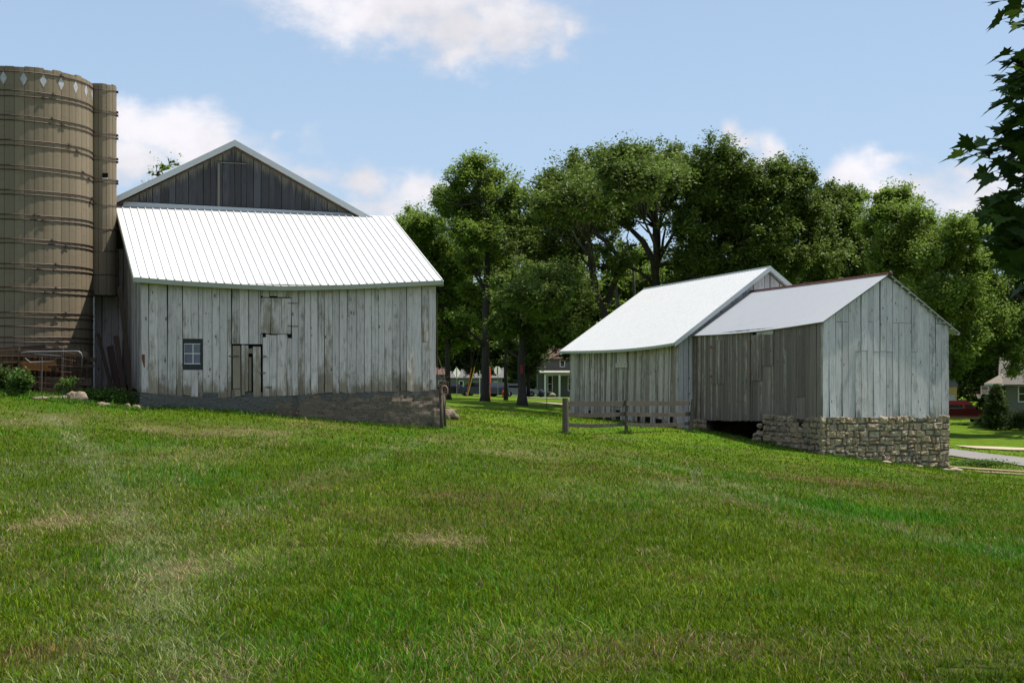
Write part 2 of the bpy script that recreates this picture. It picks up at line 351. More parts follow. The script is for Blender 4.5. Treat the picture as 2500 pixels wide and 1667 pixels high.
# colours: base, straw, lush, yellow-green, brown, pale blue-green
KC = np.array([(.30, .235, .12), (.060, .185, .008), (.175, .245, .018), (.19, .125, .050), (.205, .24, .095)])
def lawn_weights(x, y):
    """returns base colour (n,3) and straw-likelihood weights (n,5)"""
    n1 = fbm(x/1.1, y/1.6, 21); n2 = fbm(x/3.1, y/4.0, 33); n3 = fbm(x/.35, y/.5, 41, 3)
    wk = np.zeros((len(x), 5))
    for px, py, rx, ry, k, s in PT:
        d = ((x-px)/rx)**2+((y-py)/ry)**2; wk[:, k] = np.maximum(wk[:, k], s*np.exp(-d*1.1)*(np.clip((n1-.3)*3.2, 0, 1.3)))
    for pts, wd, k, s in STREAK:
        best = np.full(len(x), 1e9)
        for (ax, ay), (bx, by) in zip(pts, pts[1:]):
            dx, dy = bx-ax, by-ay; t = np.clip(((x-ax)*dx+(y-ay)*dy)/(dx*dx+dy*dy), 0, 1); best = np.minimum(best, np.hypot(x-ax-t*dx, y-ay-t*dy))
        wk[:, k] = np.maximum(wk[:, k], s*np.exp(-(best/wd)**2)*np.clip(n3*1.5, 0, 1))
    wk[:, 0] = np.maximum(wk[:, 0], np.clip((n2-.64)*3.0, 0, .14)); wk[:, 3] = np.maximum(wk[:, 3], np.clip((fbm(x/1.7, y/2.0, 57)-.60)*3.0, 0, .25))
    wk[:, 1] = np.maximum(wk[:, 1], np.clip((fbm(x/2.2, y/2.7, 71)-.55)*3.2, 0, .6)); wk[:, 2] = np.maximum(wk[:, 2], np.clip((fbm(x/1.5, y/1.5, 77)-.60)*3, 0, .5))
    far = np.clip((y-52)/12, 0, 1); wk *= (1-.8*far)[:, None]; wk[:, 2] = np.maximum(wk[:, 2], far*.08)
    return wk, n1, n3
BASE = np.array((.084, .152, .003))

# ---- ground sheet
def ground_sheet():
    xs = np.r_[-700, -400, -250, -150, np.arange(-100, -40, 3.), np.arange(-40, -16, .8), np.arange(-16, 30, .3), np.arange(30, 60, 1.), np.arange(60, 101, 4.), 150, 250, 400, 700]
    ys = np.r_[-300, -100, -40, -20, np.arange(-12, 4, 1.), np.arange(4, 26, .25), np.arange(26, 62, .3), np.arange(62, 130, .8), np.arange(130, 240, 4.), 300, 400, 600, 900]
    X, Y = np.meshgrid(xs, ys); Z = gz(X.ravel(), Y.ravel()); v = np.c_[X.ravel(), Y.ravel(), Z]
    nx, ny = len(xs), len(ys); i = (np.arange(ny-1)[:, None]*nx+np.arange(nx-1)[None, :]).ravel()
    idx = np.c_[i, i+1, i+1+nx, i+nx].ravel()
    wk, n1, n3 = lawn_weights(v[:, 0], v[:, 1]); c = np.tile(BASE, (len(v), 1))*(.75+.5*n3)[:, None]
    for k in (1, 2, 4, 3, 0): c = c*(1-wk[:, k:k+1])+KC[k]*wk[:, k:k+1]
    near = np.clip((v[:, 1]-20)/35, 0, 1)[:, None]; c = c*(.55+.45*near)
    # bare soil right beside the silo and the barn walls
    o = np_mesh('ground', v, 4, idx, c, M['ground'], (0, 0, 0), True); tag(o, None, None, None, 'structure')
ground_sheet()

def ribbon(name, pts, w0, w1, mat, off, seg=.8):
    """strip draped on the terrain: pts centreline, w0 left / w1 right half widths"""
    P = []; 
    for (ax, ay), (bx, by) in zip(pts, pts[1:]):
        L = math.hypot(bx-ax, by-ay); n = max(1, int(L/seg))
        for k in range(n): P.append((ax+(bx-ax)*k/n, ay+(by-ay)*k/n))
    P.append(pts[-1]); P = np.array(P); d = np.gradient(P, axis=0); d /= np.linalg.norm(d, axis=1)[:, None]; nr = np.c_[-d[:, 1], d[:, 0]]
    m = MB(); rows = []
    K = 9
    for i in range(len(P)):
        row = []
        for k in range(K):
            jt = (vnoise(i*.35, k*3.0, 9)-.5)*.35 if k in (0, K-1) else 0
            t = -w0+(w0+w1)*k/(K-1)+jt; q = P[i]+nr[i]*t; row.append(m.pt((q[0], q[1], g1(q[0], q[1])+off)))
        rows.append(row)
    for a, b in zip(rows, rows[1:]):
        for k in range(K-1): m.f.append([a[k], b[k], b[k+1], a[k+1]])
    o = m.build(name, mat, smooth=True); tag(o, None, None, None, 'structure'); return o
RD = np.array((-.36, .933)); R0 = np.array((21.3, 67.0))
ribbon('road', [tuple(R0-RD*45), tuple(R0), tuple(R0+RD*52)], 2.5, 2.5, M['asphalt'], .045, 1.5)
ribbon('dirt_track', [(16.6, 54.2), (19, 55.0), (24, 55.2), (34, 54)], .35, .35, M['dirt'], .03)
ribbon('dirt_patch', [(17.6, 52.6), (19, 53.0), (21, 53.2)], .3, .25, M['dirt'], .034)
ribbon('driveway', [(24.0, 74), (27, 74.6), (34, 75)], 1.2, 1.0, M['gravel'], .06)
ribbon('gravel_drive', [(2.2, 116), (3.6, 110), (5.6, 102.5)], 2.0, 2.2, M['gravel'], .09)
ribbon('street', [(-60, 152), (-20, 146), (10, 141), (40, 139)], 3.5, 3.5, M['asphalt'], .05, 3)

# ---------------------------------------------------------------- building helpers
def v2(a): return np.array(a, float)
def wall_sz(P0, g, u, v):
    k = (u-1250)/F; s = (k*P0[1]-P0[0])/(g[0]-k*g[1]); Y = P0[1]+s*g[1]; return s, EYE-(v-HZ)/F*Y
def interp_px(P0, g, pts):
    q = sorted(wall_sz(P0, g, u, v) for u, v in pts); S = [a for a, _ in q]; Z = [b for _, b in q]
    return lambda s: float(np.interp(s, S, Z))
def P3(P0, g, n, s, z, off=0.0): return (P0[0]+g[0]*s+n[0]*off, P0[1]+g[1]*s+n[1]*off, z)

def boards(mb, P0, g, n, L, ztop, zbot, wid=(.22, .30), gap=.010, th=.022, holes=(), joints=(), flare=.03, wear=(.0, .4), jit=.006, seed=1, lean=0.0, bottomwear=.5, s0=0.0, rag=.02, bz=.5):
    r = random.Random(seed); s = s0; edges = sorted([h[0] for h in holes]+[h[1] for h in holes])
    while s < L-.02:
        w = min(r.uniform(*wid), L-s)
        for e in edges:
            if s+.02 < e < s+w+.05: w = e-s; break
        if L-s-w < .07: w = L-s
        a, b = s, s+w-r.uniform(gap*.4, gap*1.6); mid = (a+b)/2; zb = zbot(mid)-r.uniform(0, rag); zt = (ztop(a), ztop(b))
        cuts = [(zb, None)]
        jl = [z for (ja, jb, z) in joints if ja <= mid <= jb]
        iv = [(zb, max(zt))]
        for z in sorted(jl):
            z += r.uniform(-.02, .02); new = []
            for p, q in iv:
                if p < z < q: new += [(p, z-.006), (z+.006, q)]
                else: new.append((p, q))
            iv = new
        for ha, hb, hz0, hz1 in holes:
            if ha < mid < hb:
                new = []
                for p, q in iv:
                    if q <= hz0 or p >= hz1: new.append((p, q)); continue
                    if p < hz0: new.append((p, hz0))
                    if q > hz1: new.append((hz1, q))
                iv = new
        fl = r.uniform(0, 1)**1.5*flare; bwk = bottomwear*r.uniform(.25, 1.15); bwh = r.uniform(.18, .62); wr = r.uniform(*wear); dk = r.random(); ln = lean*r.uniform(.4, 1.3)+r.uniform(-.006, .006)
        for p, q in iv:
            if q-p < .03: continue
            ol, orr = r.uniform(-jit, jit), r.uniform(-jit, jit); n_ = max(2, int((q-p)/.3)); F_, B_ = [], []
            dk2 = dk if len(iv) == 1 else r.random()
            for k in range(n_+1):
                f = k/n_; row = []
                for side, (ss_, oo, ztp) in enumerate(((a, ol, zt[0]), (b, orr, zt[1]))):
                    hi = ztp if abs(q-max(zt)) < 1e-6 else min(q, ztp); z = p+f*(hi-p)
                    if k == 0 and rag > .005 and p == zb: z += r.uniform(-rag, rag)*.6
                    h = z-zb; out = oo+fl*math.exp(-h/bz)+.003*math.sin(z*3+dk*20)
                    sh = ln*(z-zb-1.2)
                    col = (dk2, min(1, wr+bwk*math.exp(-h/bwh)), min(1, max(0, (ztp-z)/4)))
                    row.append((ss_+sh, z, out, col))
                F_.append([mb.pt(P3(P0, g, n, x, z, o), c) for x, z, o, c in row]); B_.append([mb.pt(P3(P0, g, n, x, z, o-th), c) for x, z, o, c in row])
            for k in range(n_):
                A, C = F_[k], F_[k+1]; D, E = B_[k], B_[k+1]
                mb.f += [[A[0], A[1], C[1], C[0]], [D[1], D[0], E[0], E[1]], [A[0], C[0], E[0], D[0]], [A[1], D[1], E[1], C[1]]]
            mb.f += [[F_[0][0], B_[0][0], B_[0][1], F_[0][1]], [F_[-1][0], F_[-1][1], B_[-1][1], B_[-1][0]]]
        s += w

def ribroof(mb, A, B, C, D, nrib, h=.02, rows=8, sag=None, kind='rib', th=.02):
    """A,B lower edge left/right, D,C upper edge left/right (3-D)"""
    A, B, C, D = map(lambda p: np.array(p, float), (A, B, C, D)); N = np.cross(B-A, D-A); N /= np.linalg.norm(N)
    if N[2] < 0: N = -N
    prof = []
    for i in range(nrib):
        t0 = i/nrib; p = 1/nrib
        if kind == 'rib': prof += [(t0, 0), (t0+.78*p, 0), (t0+.80*p, h), (t0+.90*p, h), (t0+.93*p, 0)]
        else: prof += [(t0+k/6*p, h/2*(1-math.cos(k/6*2*math.pi))) for k in range(6)]
    prof.append((1, 0)); up = []; lo = []
    for j in range(rows+1):
        f = j/rows; a, b = [], []
        for t, hh in prof:
            p = (A+(B-A)*t)*(1-f)+(D+(C-D)*t)*f
            if sag: p = p+np.array((0, 0, sag(t, f)))
            a.append(mb.pt(p+N*hh)); b.append(mb.pt(p-N*th))
        up.append(a); lo.append(b)
    for j in range(rows):
        for k in range(len(prof)-1):
            mb.f.append([up[j][k], up[j][k+1], up[j+1][k+1], up[j+1][k]]); mb.f.append([lo[j][k+1], lo[j][k], lo[j+1][k], lo[j+1][k+1]])
    for k in range(len(prof)-1):
        mb.f.append([up[0][k+1], up[0][k], lo[0][k], lo[0][k+1]]); mb.f.append([up[-1][k], up[-1][k+1], lo[-1][k+1], lo[-1][k]])
    for j in range(rows):
        mb.f.append([up[j][0], up[j+1][0], lo[j+1][0], lo[j][0]]); mb.f.append([up[j+1][-1], up[j][-1], lo[j][-1], lo[j+1][-1]])

def stones(mb, P0, g, n, L, ztop, zbot, seed=1, holes=(), s0=0.0, backing=True, hgt=(.16, .28), shade=0.0):
    r = random.Random(seed); zt = max(ztop(s0), ztop(L)); z = zt; lowest = min(zbot(s0), zbot(L), zbot((s0+L)/2))-.12
    while z > lowest:
        h = r.uniform(*hgt); s = s0-r.uniform(0, .06)
        while s < L-.05:
            w = r.uniform(.20, .50) if r.random() > .25 else r.uniform(.12, .2)
            if s+w > L-.1: w = L+r.uniform(-.01, .03)-s
            mid = s+w/2; sp = 1 if (r.random() > .18 or h < .24) else 2
            skip = any(ha < mid < hb and hz0 < z-h/2 < hz1 for ha, hb, hz0, hz1 in holes)
            if not skip and z-h < ztop(mid)+.02 and z > zbot(mid)-.2:
                zz = z
                for q in range(sp):
                    hh = h/sp-.008; nx, nz = 10, 7; rows = []; bl = r.uniform(.015, .05); base = r.uniform(-.012, .018); tint = (r.random(), max(0, r.gauss(.1, .3)), shade)
                    j4 = [(r.uniform(-.045, .045), r.uniform(-.05, .05)) for _ in range(4)]
                    for kz in range(nz+1):
                        row = []
                        for kx in range(nx+1):
                            fx, fz = kx/nx, kz/nz; e = (1-abs(2*fx-1)**6)*(1-abs(2*fz-1)**6)
                            js = sum(j4[c][0]*((fx if c & 1 else 1-fx)*(fz if c & 2 else 1-fz)) for c in range(4)); jz = sum(j4[c][1]*((fx if c & 1 else 1-fx)*(fz if c & 2 else 1-fz)) for c in range(4))
                            o = base-.05+(bl+.05)*min(1, e*1.6)+(r.uniform(-.013, .013)+.08*(float(fbm(np.array([(s+w*fx)*9]), np.array([(zz+hh*fz)*11]), 13, 2)[0])-.5) if e > .05 else 0)
                            row.append(mb.pt(P3(P0, g, n, s+.005+(w-.012)*fx+js, zz-hh+hh*fz+jz, o), tint))
                        rows.append(row)
                    for a, b in zip(rows, rows[1:]):
                        for k in range(nx): mb.f.append([a[k], a[k+1], b[k+1], b[k]])
                    zz -= h/sp
            s += w
        z -= h
    if backing:
        segs = 24
        for k in range(segs):
            a = s0+.1+(L-s0-.1)*k/segs; b = s0+.1+(L-s0-.1)*(k+1)/segs
            if any(ha < (a+b)/2 < hb for ha, hb, hz0, hz1 in holes if hz1-hz0 > .35): continue
            p = [P3(P0, g, n, a, zbot(a)-.3, -.012), P3(P0, g, n, b, zbot(b)-.3, -.012), P3(P0, g, n, b, zbot(b)-.3, -.4), P3(P0, g, n, a, zbot(a)-.3, -.4)]
            q = [P3(P0, g, n, a, ztop(a)-.02, -.012), P3(P0, g, n, b, ztop(b)-.02, -.012), P3(P0, g, n, b, ztop(b)-.02, -.4), P3(P0, g, n, a, ztop(a)-.02, -.4)]
            mb.hexa(p, q, (.6, 0, .8))
def slab(mb, P0, g, n, L, z0, z1, off0, off1, s0=0.0, col=None):
    """plain solid between offsets"""
    b = [P3(P0, g, n, s0, z0(s0), off0), P3(P0, g, n, L, z0(L), off0), P3(P0, g, n, L, z0(L), off1), P3(P0, g, n, s0, z0(s0), off1)]
    t = [P3(P0, g, n, s0, z1(s0), off0), P3(P0, g, n, L, z1(L), off0), P3(P0, g, n, L, z1(L), off1), P3(P0, g, n, s0, z1(s0), off1)]
    mb.hexa(b, t, col)
K_ = lambda c: (lambda s: c)

# ================================================================= THE BIG BARN
L0 = v2((-9.98, 37.5)); G = v2((.94, .342)); NB = v2((-.342, .94)); NF = -NB
WL = wall_sz(L0, G, 1064, 900)[0]; DP = 6.25
barn = Thing('barn', 'large white plank barn with dark gable and bright white metal lean-to roof beside the silo', 'barn', (*(L0+G*4+NB*6), g1(-6, 42)))
ztopF = interp_px(L0, G, [(345, 683), (500, 690), (694, 698), (880, 697), (1064, 693)]); zbotF = interp_px(L0, G, [(345, 957), (524, 969), (718, 962), (900, 955), (1064, 951)])
def hole(P0, g, u0, v0, u1, v1):
    s0, z0 = wall_sz(P0, g, u0, v1); s1, z1 = wall_sz(P0, g, u1, v0); return (s0, s1, z0, z1)
hw = hole(L0, G, 447, 827, 496, 903); hd = hole(L0, G, 566, 840, 642, 972); hh = hole(L0, G, 638, 727, 713, 815)
hsm = hole(L0, G, 702, 815, 713, 825)
m = MB(); boards(m, L0, G, NF, WL, ztopF, zbotF, (.17, .285), .013, holes=[hw, hd, hh], joints=[(hh[0], hh[1], hh[3]+.02), (hh[0], hh[1], hh[2]-.02), (WL-.5, WL-.15, 2.6)], flare=.055, wear=(-.15, .22), seed=3, bottomwear=.75, jit=.013, rag=.05)
wallF = barn.part('wall', m, M['white_board'], label='long front wall of weathered white planks')
# window
s0, s1, z0, z1 = hw; m = MB()
for a, b, c, d in ((s0-.1, s1+.1, z1-.13, z1+.08), (s0-.1, s1+.1, z0-.06, z0+.16), (s0-.1, s0+.03, z0+.16, z1-.13), (s1-.07, s1+.1, z0+.16, z1-.13)): slab(m, L0, G, NF, b, K_(c), K_(d), -.06, -.024, a, (.8, .9, .4))
slab(m, L0, G, NF, s1+.1, K_(z0-.06), K_(z1+.08), -.12, -.09, s0-.1, (.9, 1, .5))
win = barn.part('window', m, M['dark_gable'])
ws0, wz1 = wall_sz(L0, G, 449, 837); ws1, wz0 = wall_sz(L0, G, 494, 889); m = MB(); bt = .022
for a, b, c, d in ((ws0, ws1, wz1-.035, wz1), (ws0, ws1, wz0, wz0+.025), (ws0, ws0+.018, wz0+.025, wz1-.035), (ws1-.03, ws1, wz0+.025, wz1-.035), ((ws0+ws1)/2-bt/2, (ws0+ws1)/2+bt/2, wz0+.025, wz1-.035)): slab(m, L0, G, NF, b, K_(c), K_(d), -.07, -.03, a)
zm = (wz0+wz1)/2
for a, b in ((ws0+.018, (ws0+ws1)/2-bt/2), ((ws0+ws1)/2+bt/2, ws1-.03)): slab(m, L0, G, NF, b, K_(zm-bt/2), K_(zm+bt/2), -.07, -.03, a)
barn.part('frame', m, M['white_paint'], win)
m = MB(); slab(m, L0, G, NF, ws1, K_(wz0), K_(wz1), -.065, -.058, ws0); barn.part('pane', m, M['glass'], win)
# plank door: boards of uneven length with gaps
s0, s1, z0, z1 = hd; m = MB(); w = s1-s0
for a, b, zt_, zb_, wr in ((.03, .12*1+.16, -.05, .05, .5), (.31, .42, -.03, .12, .3), (.43, .53, -.04, .22, .35), (.55, .63, -.36, .20, .8), (.68, .93, -.07, -.02, .25)):
    boards(m, L0, G, NF, s0+b*w/1.0, K_(z1+zt_), K_(z0+zb_), (w*(b-a), w*(b-a)), .004, seed=int(a*100)+5, s0=s0+a*w, flare=.05, wear=(wr-.1, wr), bottomwear=.6, jit=.01, rag=.04)
slab(m, L0, G, NF, s0+.68*w, K_(z1-.26), K_(z1-.12), -.045, -.030, s0+.5*w, (.5, 1, .4)); slab(m, L0, G, NF, s1, K_(z0+.0), K_(z0+.10), -.06, -.035, s0-.1, (.8, 1, .5))
door = barn.part('door', m, M['white_board'], label='broken low plank door with gaps and missing boards')
for (u, v, l) in ((560, 869, .26), (571, 949, .24), (636, 910, .14), (650, 945, .16), (640, 870, .12)):
    m = MB(); a, z = wall_sz(L0, G, u, v); slab(m, L0, G, NF, a+l, K_(z-.013), lambda s, z=z: z+.013, .004, .03, a-.02); barn.part('hinge', m, M['fence_wood'], door)
m = MB(); m.box(P3(L0, G, NF, wall_sz(L0, G, 569, 960)[0], zbotF(2.3)+.06, .02), (.03, .012, 0), (.0, .03, 0), (0, 0, .12))
barn.part('prop_board', m, M['fence_wood'], door)
s0, s1, z0, z1 = hh; m = MB(); w = s1-s0; skew = .0
for a, b in ((.0, .332), (.34, .66), (.672, .998)):
    boards(m, L0, G, NF, s0+b*w, K_(z1-.015), K_(z0+.01), (w*(b-a),)*2, .006, seed=int(a*90)+8, s0=s0+a*w, flare=.0, wear=(.05, .3), bottomwear=.1, jit=.008, lean=.02, rag=.01)
hat = barn.part('hatch', m, M['white_board'], label='upper loft hatch of three planks under the eave')
for (u, v) in ((706, 740), (706, 796)):
    m = MB(); a, z = wall_sz(L0, G, u, v); slab(m, L0, G, NF, a+.26, K_(z-.008), K_(z+.008), .006, .02, a-.05); barn.part('hinge', m, M['hoop'], hat)
for ho, pr in ((hd, door), (hh, hat)):
    m = MB(); slab(m, L0, G, NF, ho[1]+.1, K_(ho[2]-.05), K_(ho[3]+.12), -.30, -.09, ho[0]-.1); barn.part('black_backing', m, M['black'], pr)  # black slab behind the gaps stands in for the unlit barn inside
m = MB(); sa, sb, za, zb = hsm; slab(m, L0, G, NF, sb, K_(za), K_(zb), .002, .012, sa); barn.part('knot_hole', m, M['black'])
m = MB(); a, z = wall_sz(L0, G, 641, 817); slab(m, L0, G, NF, a+.09, K_(z-.07), K_(z+.05), .002, .010, a); barn.part('knot_hole', m, M['black'])
for (u, v) in ((503, 765), (760, 801), (509, 833), (509, 918), (965, 745)):
    m = MB(); a, z = wall_sz(L0, G, u, v); m.ball(P3(L0, G, NF, a, z, .006), (.014, .008, .016), rough=0); barn.part('knot_hole', m, M['black'])
for (v0, v1, w) in ((865, 897, .09), (929, 950, .07)):
    m = MB(); z1_ = EYE-(v0-HZ)/F*37.5; z0_ = EYE-(v1-HZ)/F*37.5; slab(m, L0, G, NF, w, K_(z0_), K_(z1_), .008, .014, .01); barn.part('rust_patch', m, M['rust'])
# left side wall of the lean-to (runs back), corner boards, right wall
EP = [(325, 676), (450, 686), (590, 694), (690, 698), (850, 695), (980, 689), (1082, 684)]
EL = L0-G*.22+NF*.28; zE = interp_px(EL, G, EP); TPl = L0-G*.22+NB*DP; zT = interp_px(TPl, G, [(284, 503), (600, 516), (958, 529)])
zsl = lambda q: zE(.22)-.10+(zT(.22)-zE(.22))*(q+.28)/(DP+.28)
m = MB(); boards(m, L0, NB, -G, DP, lambda q: zsl(q)-.02, lambda q: 1.20+.04*q, (.15, .24), .012, flare=.02, wear=(.1, .6), seed=12, rag=.06)
barn.part('wall', m, M['pale_board'], label='left side wall of narrow grey planks')
m = MB(); L1 = L0+G*WL; zslr = lambda q: zE(WL+.2)-.10+(zT(WL)-zE(WL+.2))*(q+.28)/(DP+.28)
boards(m, L1, NB, G, DP, lambda q: zslr(q)-.02, K_(1.2), (.2, .3), .012, flare=.02, seed=13); barn.part('wall', m, M['white_board'], label='right side wall of the lean-to')
# lean-to roof
ER = wall_sz(EL, G, 1082, 684)[0]
A = np.array(P3(EL, G, NF, 0, zE(0))); B = np.array(P3(EL, G, NF, ER, zE(ER))); D = np.array(P3(TPl, G, NF, 0, zT(0))); sR = wall_sz(TPl, G, 958, 529)[0]; C = np.array(P3(TPl, G, NF, sR, zT(sR)))
def sagF(t, f):
    return (zE(ER*t)-(zE(0)+(zE(ER)-zE(0))*t))*(1-f)**1.3
m = MB(); ribroof(m, A, B, C, D, 39, .036, 10, sagF); barn.part('roof', m, M['white_metal'], label='white ribbed metal roof of the lean-to')
m = MB()
for k in range(16):
    a, b = ER*k/16, ER*(k+1)/16
    zz0, zz1 = zE(a), zE(b); mm = [P3(EL, G, NF, a, zz0-.13, -.005), P3(EL, G, NF, b, zz1-.13, -.005), P3(EL, G, NF, b, zz1-.13, -.04), P3(EL, G, NF, a, zz0-.13, -.04)]
    nn = [P3(EL, G, NF, a, zz0-.022, -.005), P3(EL, G, NF, b, zz1-.022, -.005), P3(EL, G, NF, b, zz1-.022, -.04), P3(EL, G, NF, a, zz0-.022, -.04)]; m.hexa(mm, nn)
m.beam(A+np.array((0, 0, -.09)), D+np.array((0, 0, -.09)), .03, .13); m.beam(B+np.array((0, 0, -.09)), C+np.array((0, 0, -.09)), .03, .13)
barn.part('fascia', m, M['fascia'])
# soffit / rafters closing the eave
m = MB(); q = lambda s, d, z: P3(L0, G, NF, s, z, d)
m.hexa([q(-.18, .24, zE(0)-.16), q(WL+.18, .24, zE(ER)-.16), q(WL+.18, -.05, zE(ER)-.16), q(-.18, -.05, zE(0)-.16)], [q(-.18, .24, zE(0)-.15), q(WL+.18, .24, zE(ER)-.15), q(WL+.18, -.05, zE(ER)-.15), q(-.18, -.05, zE(0)-.15)])
barn.part('soffit', m, M['pale_board'])
# main block
G0 = L0+NB*DP; spk, zpk = wall_sz(G0, G, 571, 347); srt, zrt = wall_sz(G0, G, 905, 536); slf = -.84; zlf = wall_sz(G0, G, 296, 476)[1]
sl_l = (zpk-wall_sz(G0, G, 296, 478)[1])/(spk-wall_sz(G0, G, 296, 478)[0]); zlf = zpk-sl_l*(spk-slf)
ztg = lambda s: (zpk-sl_l*(spk-s) if s < spk else zpk+(zrt-zpk)/(srt-spk)*(s-spk))-.08
g_h = hole(G0, G, 531, 398, 597, 503)
m = MB(); boards(m, G0, G, NF, srt-.15, ztg, K_(5.6), (.17, .27), .012, wear=(0, .9), seed=21, s0=slf+.0, flare=0, joints=[(g_h[0], g_h[1], g_h[3])], jit=.01)
gw = barn.part('gable_wall', m, M['dark_gable'])
m = MB(); s_, z_ = wall_sz(G0, G, 531, 398); slab(m, G0, G, NF, s_+.07, K_(5.9), K_(z_), .012, .03, s_); s2_, z2_ = wall_sz(G0, G, 600, 400); slab(m, G0, G, NF, s2_, K_(z_-.0), K_(z_+.03), .012, .03, s_+.072)
barn.part('loft_door', m, M['dark_gable'])
m = MB(); boards(m, G0, G, NF, 0.0, K_(5.585), K_(1.1), (.18, .3), .02, wear=(-.2, .3), seed=25, s0=slf, flare=.02); barn.part('wall', m, M['white_board'], label='strip of sheltered white planks under the silo chute')
DEEP = 15.0; G3 = G0+NB*DEEP; GL = G0+G*slf; GR = G0+G*(srt-.15)
m = MB(); boards(m, GL, NB, -G, DEEP, K_(zlf-.12), K_(.9), (.3, .4), .01, seed=31, flare=0); boards(m, GR, NB, G, DEEP, K_(ztg(srt-.15)-.05), K_(.5), (.3, .4), .01, seed=32, flare=0)
boards(m, G3, G, NB, srt-.15, lambda s: ztg(s)-.02, K_(.5), (.3, .4), .01, seed=33, s0=slf, flare=0)
slab(m, G0, G, NF, srt-.2, K_(.5), K_(5.3), -.12, -.06, slf+.02, (.9, 1, .5))
barn.part('wall', m, M['white_board'], label='hidden side and rear walls')
# main roof: two slopes + rake trim
m = MB(); OH = .2; e1 = lambda s, z, d: np.array(P3(G0, G, NB, s, z, d)); zr_end = zrt-.08
zl_end = zpk-sl_l*(spk-(slf-.12))+.0
ribroof(m, e1(slf-.12, zl_end, -OH), e1(slf-.12, zl_end, DEEP+.3), e1(spk, zpk+.0, DEEP+.3), e1(spk, zpk, -OH), 50, .02, 3)
ribroof(m, e1(srt+.25, zrt-.12, -OH), e1(srt+.25, zrt-.12, DEEP+.3), e1(spk, zpk, DEEP+.3), e1(spk, zpk, -OH), 50, .02, 3)
barn.part('roof', m, M['white_metal'], label='main gable roof seen edge on')
m = MB()
for (sa, za, sb, zb_) in ((slf-.12, zl_end, spk, zpk), (spk, zpk, srt+.25, zrt-.12)):
    for d0, d1, t0, t1 in ((-OH-.03, -OH+.02, -.16, .035), (-OH+.02, -OH+.16, .026, .042)):
        m.hexa([e1(sa, za+t0, d0), e1(sb, zb_+t0, d0), e1(sb, zb_+t0, d1), e1(sa, za+t0, d1)], [e1(sa, za+t1, d0), e1(sb, zb_+t1, d0), e1(sb, zb_+t1, d1), e1(sa, za+t1, d1)])
barn.part('rake_trim', m, M['trim_metal'])
m = MB()
for (sa, za, sb, zb_) in ((slf, zl_end, spk, zpk), (spk, zpk, srt+.1, zrt-.04)):
    m.hexa([e1(sa, za-.20, -OH+.02), e1(sb, zb_-.20, -OH+.02), e1(sb, zb_-.20, 0), e1(sa, za-.20, 0)], [e1(sa, za-.17, -OH+.02), e1(sb, zb_-.17, -OH+.02), e1(sb, zb_-.17, 0), e1(sa, za-.17, 0)])
barn.part('soffit', m, M['scrap_wood'])
m = MB()   # flashing strip under the gable
sa_, sb_ = .0, srt-.3
m.hexa([P3(G0, G, NF, sa_, zT(.2)-.02, .10), P3(G0, G, NF, sb_, zT(sb_)-.02, .10), P3(G0, G, NF, sb_, zT(sb_)-.02, .02), P3(G0, G, NF, sa_, zT(.2)-.02, .02)],
       [P3(G0, G, NF, sa_, zT(.2)+.14, .04), P3(G0, G, NF, sb_, zT(sb_)+.05, .04), P3(G0, G, NF, sb_, zT(sb_)+.05, .02), P3(G0, G, NF, sa_, zT(.2)+.14, .02)])
barn.part('flashing', m, M['trim_metal'])
# foundation with crumbling render
def foundation():
    m = MB(); NX, NZ = 150, 14; gb = lambda s: g1(*(L0+G*s+NF*.1))-.25; rows = []
    for k in range(NZ+1):
        row = []
        for i in range(NX+1):
            s = -.05+(WL+.13)*i/NX; top = zbotF(s)-.03; zb_ = gb(s); z = top+(zb_-top)*k/NZ; dep = top-z
            crack = math.exp(-((s-wall_sz(L0, G, 720, 970)[0])/.05)**2)
            o = .035+.035*float(fbm(np.array([s*4.]), np.array([z*7.]), 91)[0])+(.03 if dep > .28+.1*math.sin(s*5) and s > 4.2 else 0)-.13*crack+(.05 if (s > WL-.1 and dep > .55) else 0)-.02*(abs(math.sin(s*1.3+z*3)) < .04)
            coat = np.interp(s, [0, 1.5, 3.0, 3.6, 4.6, 8.5], [.55, .55, .5, .18, .02, .0])
            row.append(m.pt(P3(L0, G, NF, s, z, o), (coat, .5, min(1, dep/1.2))))
        rows.append(row)
    for a, b in zip(rows, rows[1:]):
        for i in range(NX): m.f.append([b[i], b[i+1], a[i+1], a[i]])
    slab(m, L0, G, NF, WL, lambda s: gb(s), lambda s: zbotF(s)-.03, -.3, .0, 0, (.5, .5, .1))
    slab(m, L0, NB, -G, DP, K_(-.3), K_(1.17), -.3, .03, 0.0, (.4, .5, .2)); slab(m, L1, NB, G, DP, K_(-.6), K_(1.17), -.3, .03, 0.0, (.4, .5, .5))
    # projecting cement cap at top
    return m
barn.part('foundation', foundation(), M['stucco'])
m = MB(); a, z = wall_sz(L0, G, 728, 1008); m.box(P3(L0, G, NF, a, z, .03), (.065, .02, 0), (-.01, .03, 0), (0, 0, .018)); barn.part('broken_brick', m, plain('orange_brick', (.55, .15, .06), .8))
m = MB(); pt = [P3(L1, G, NF, .03, z, .04) for z in (4.0, 3.2, 2.2, 1.2)]+[P3(L1, G, NF, .05, .2, .05)]; m.tube(pt, .012, 6); a = P3(L1, G, NF, .05, .75, .05); m.box(a, (.05, 0, 0), (0, .04, 0), (0, 0, .09)); barn.part('conduit', m, M['hoop'])

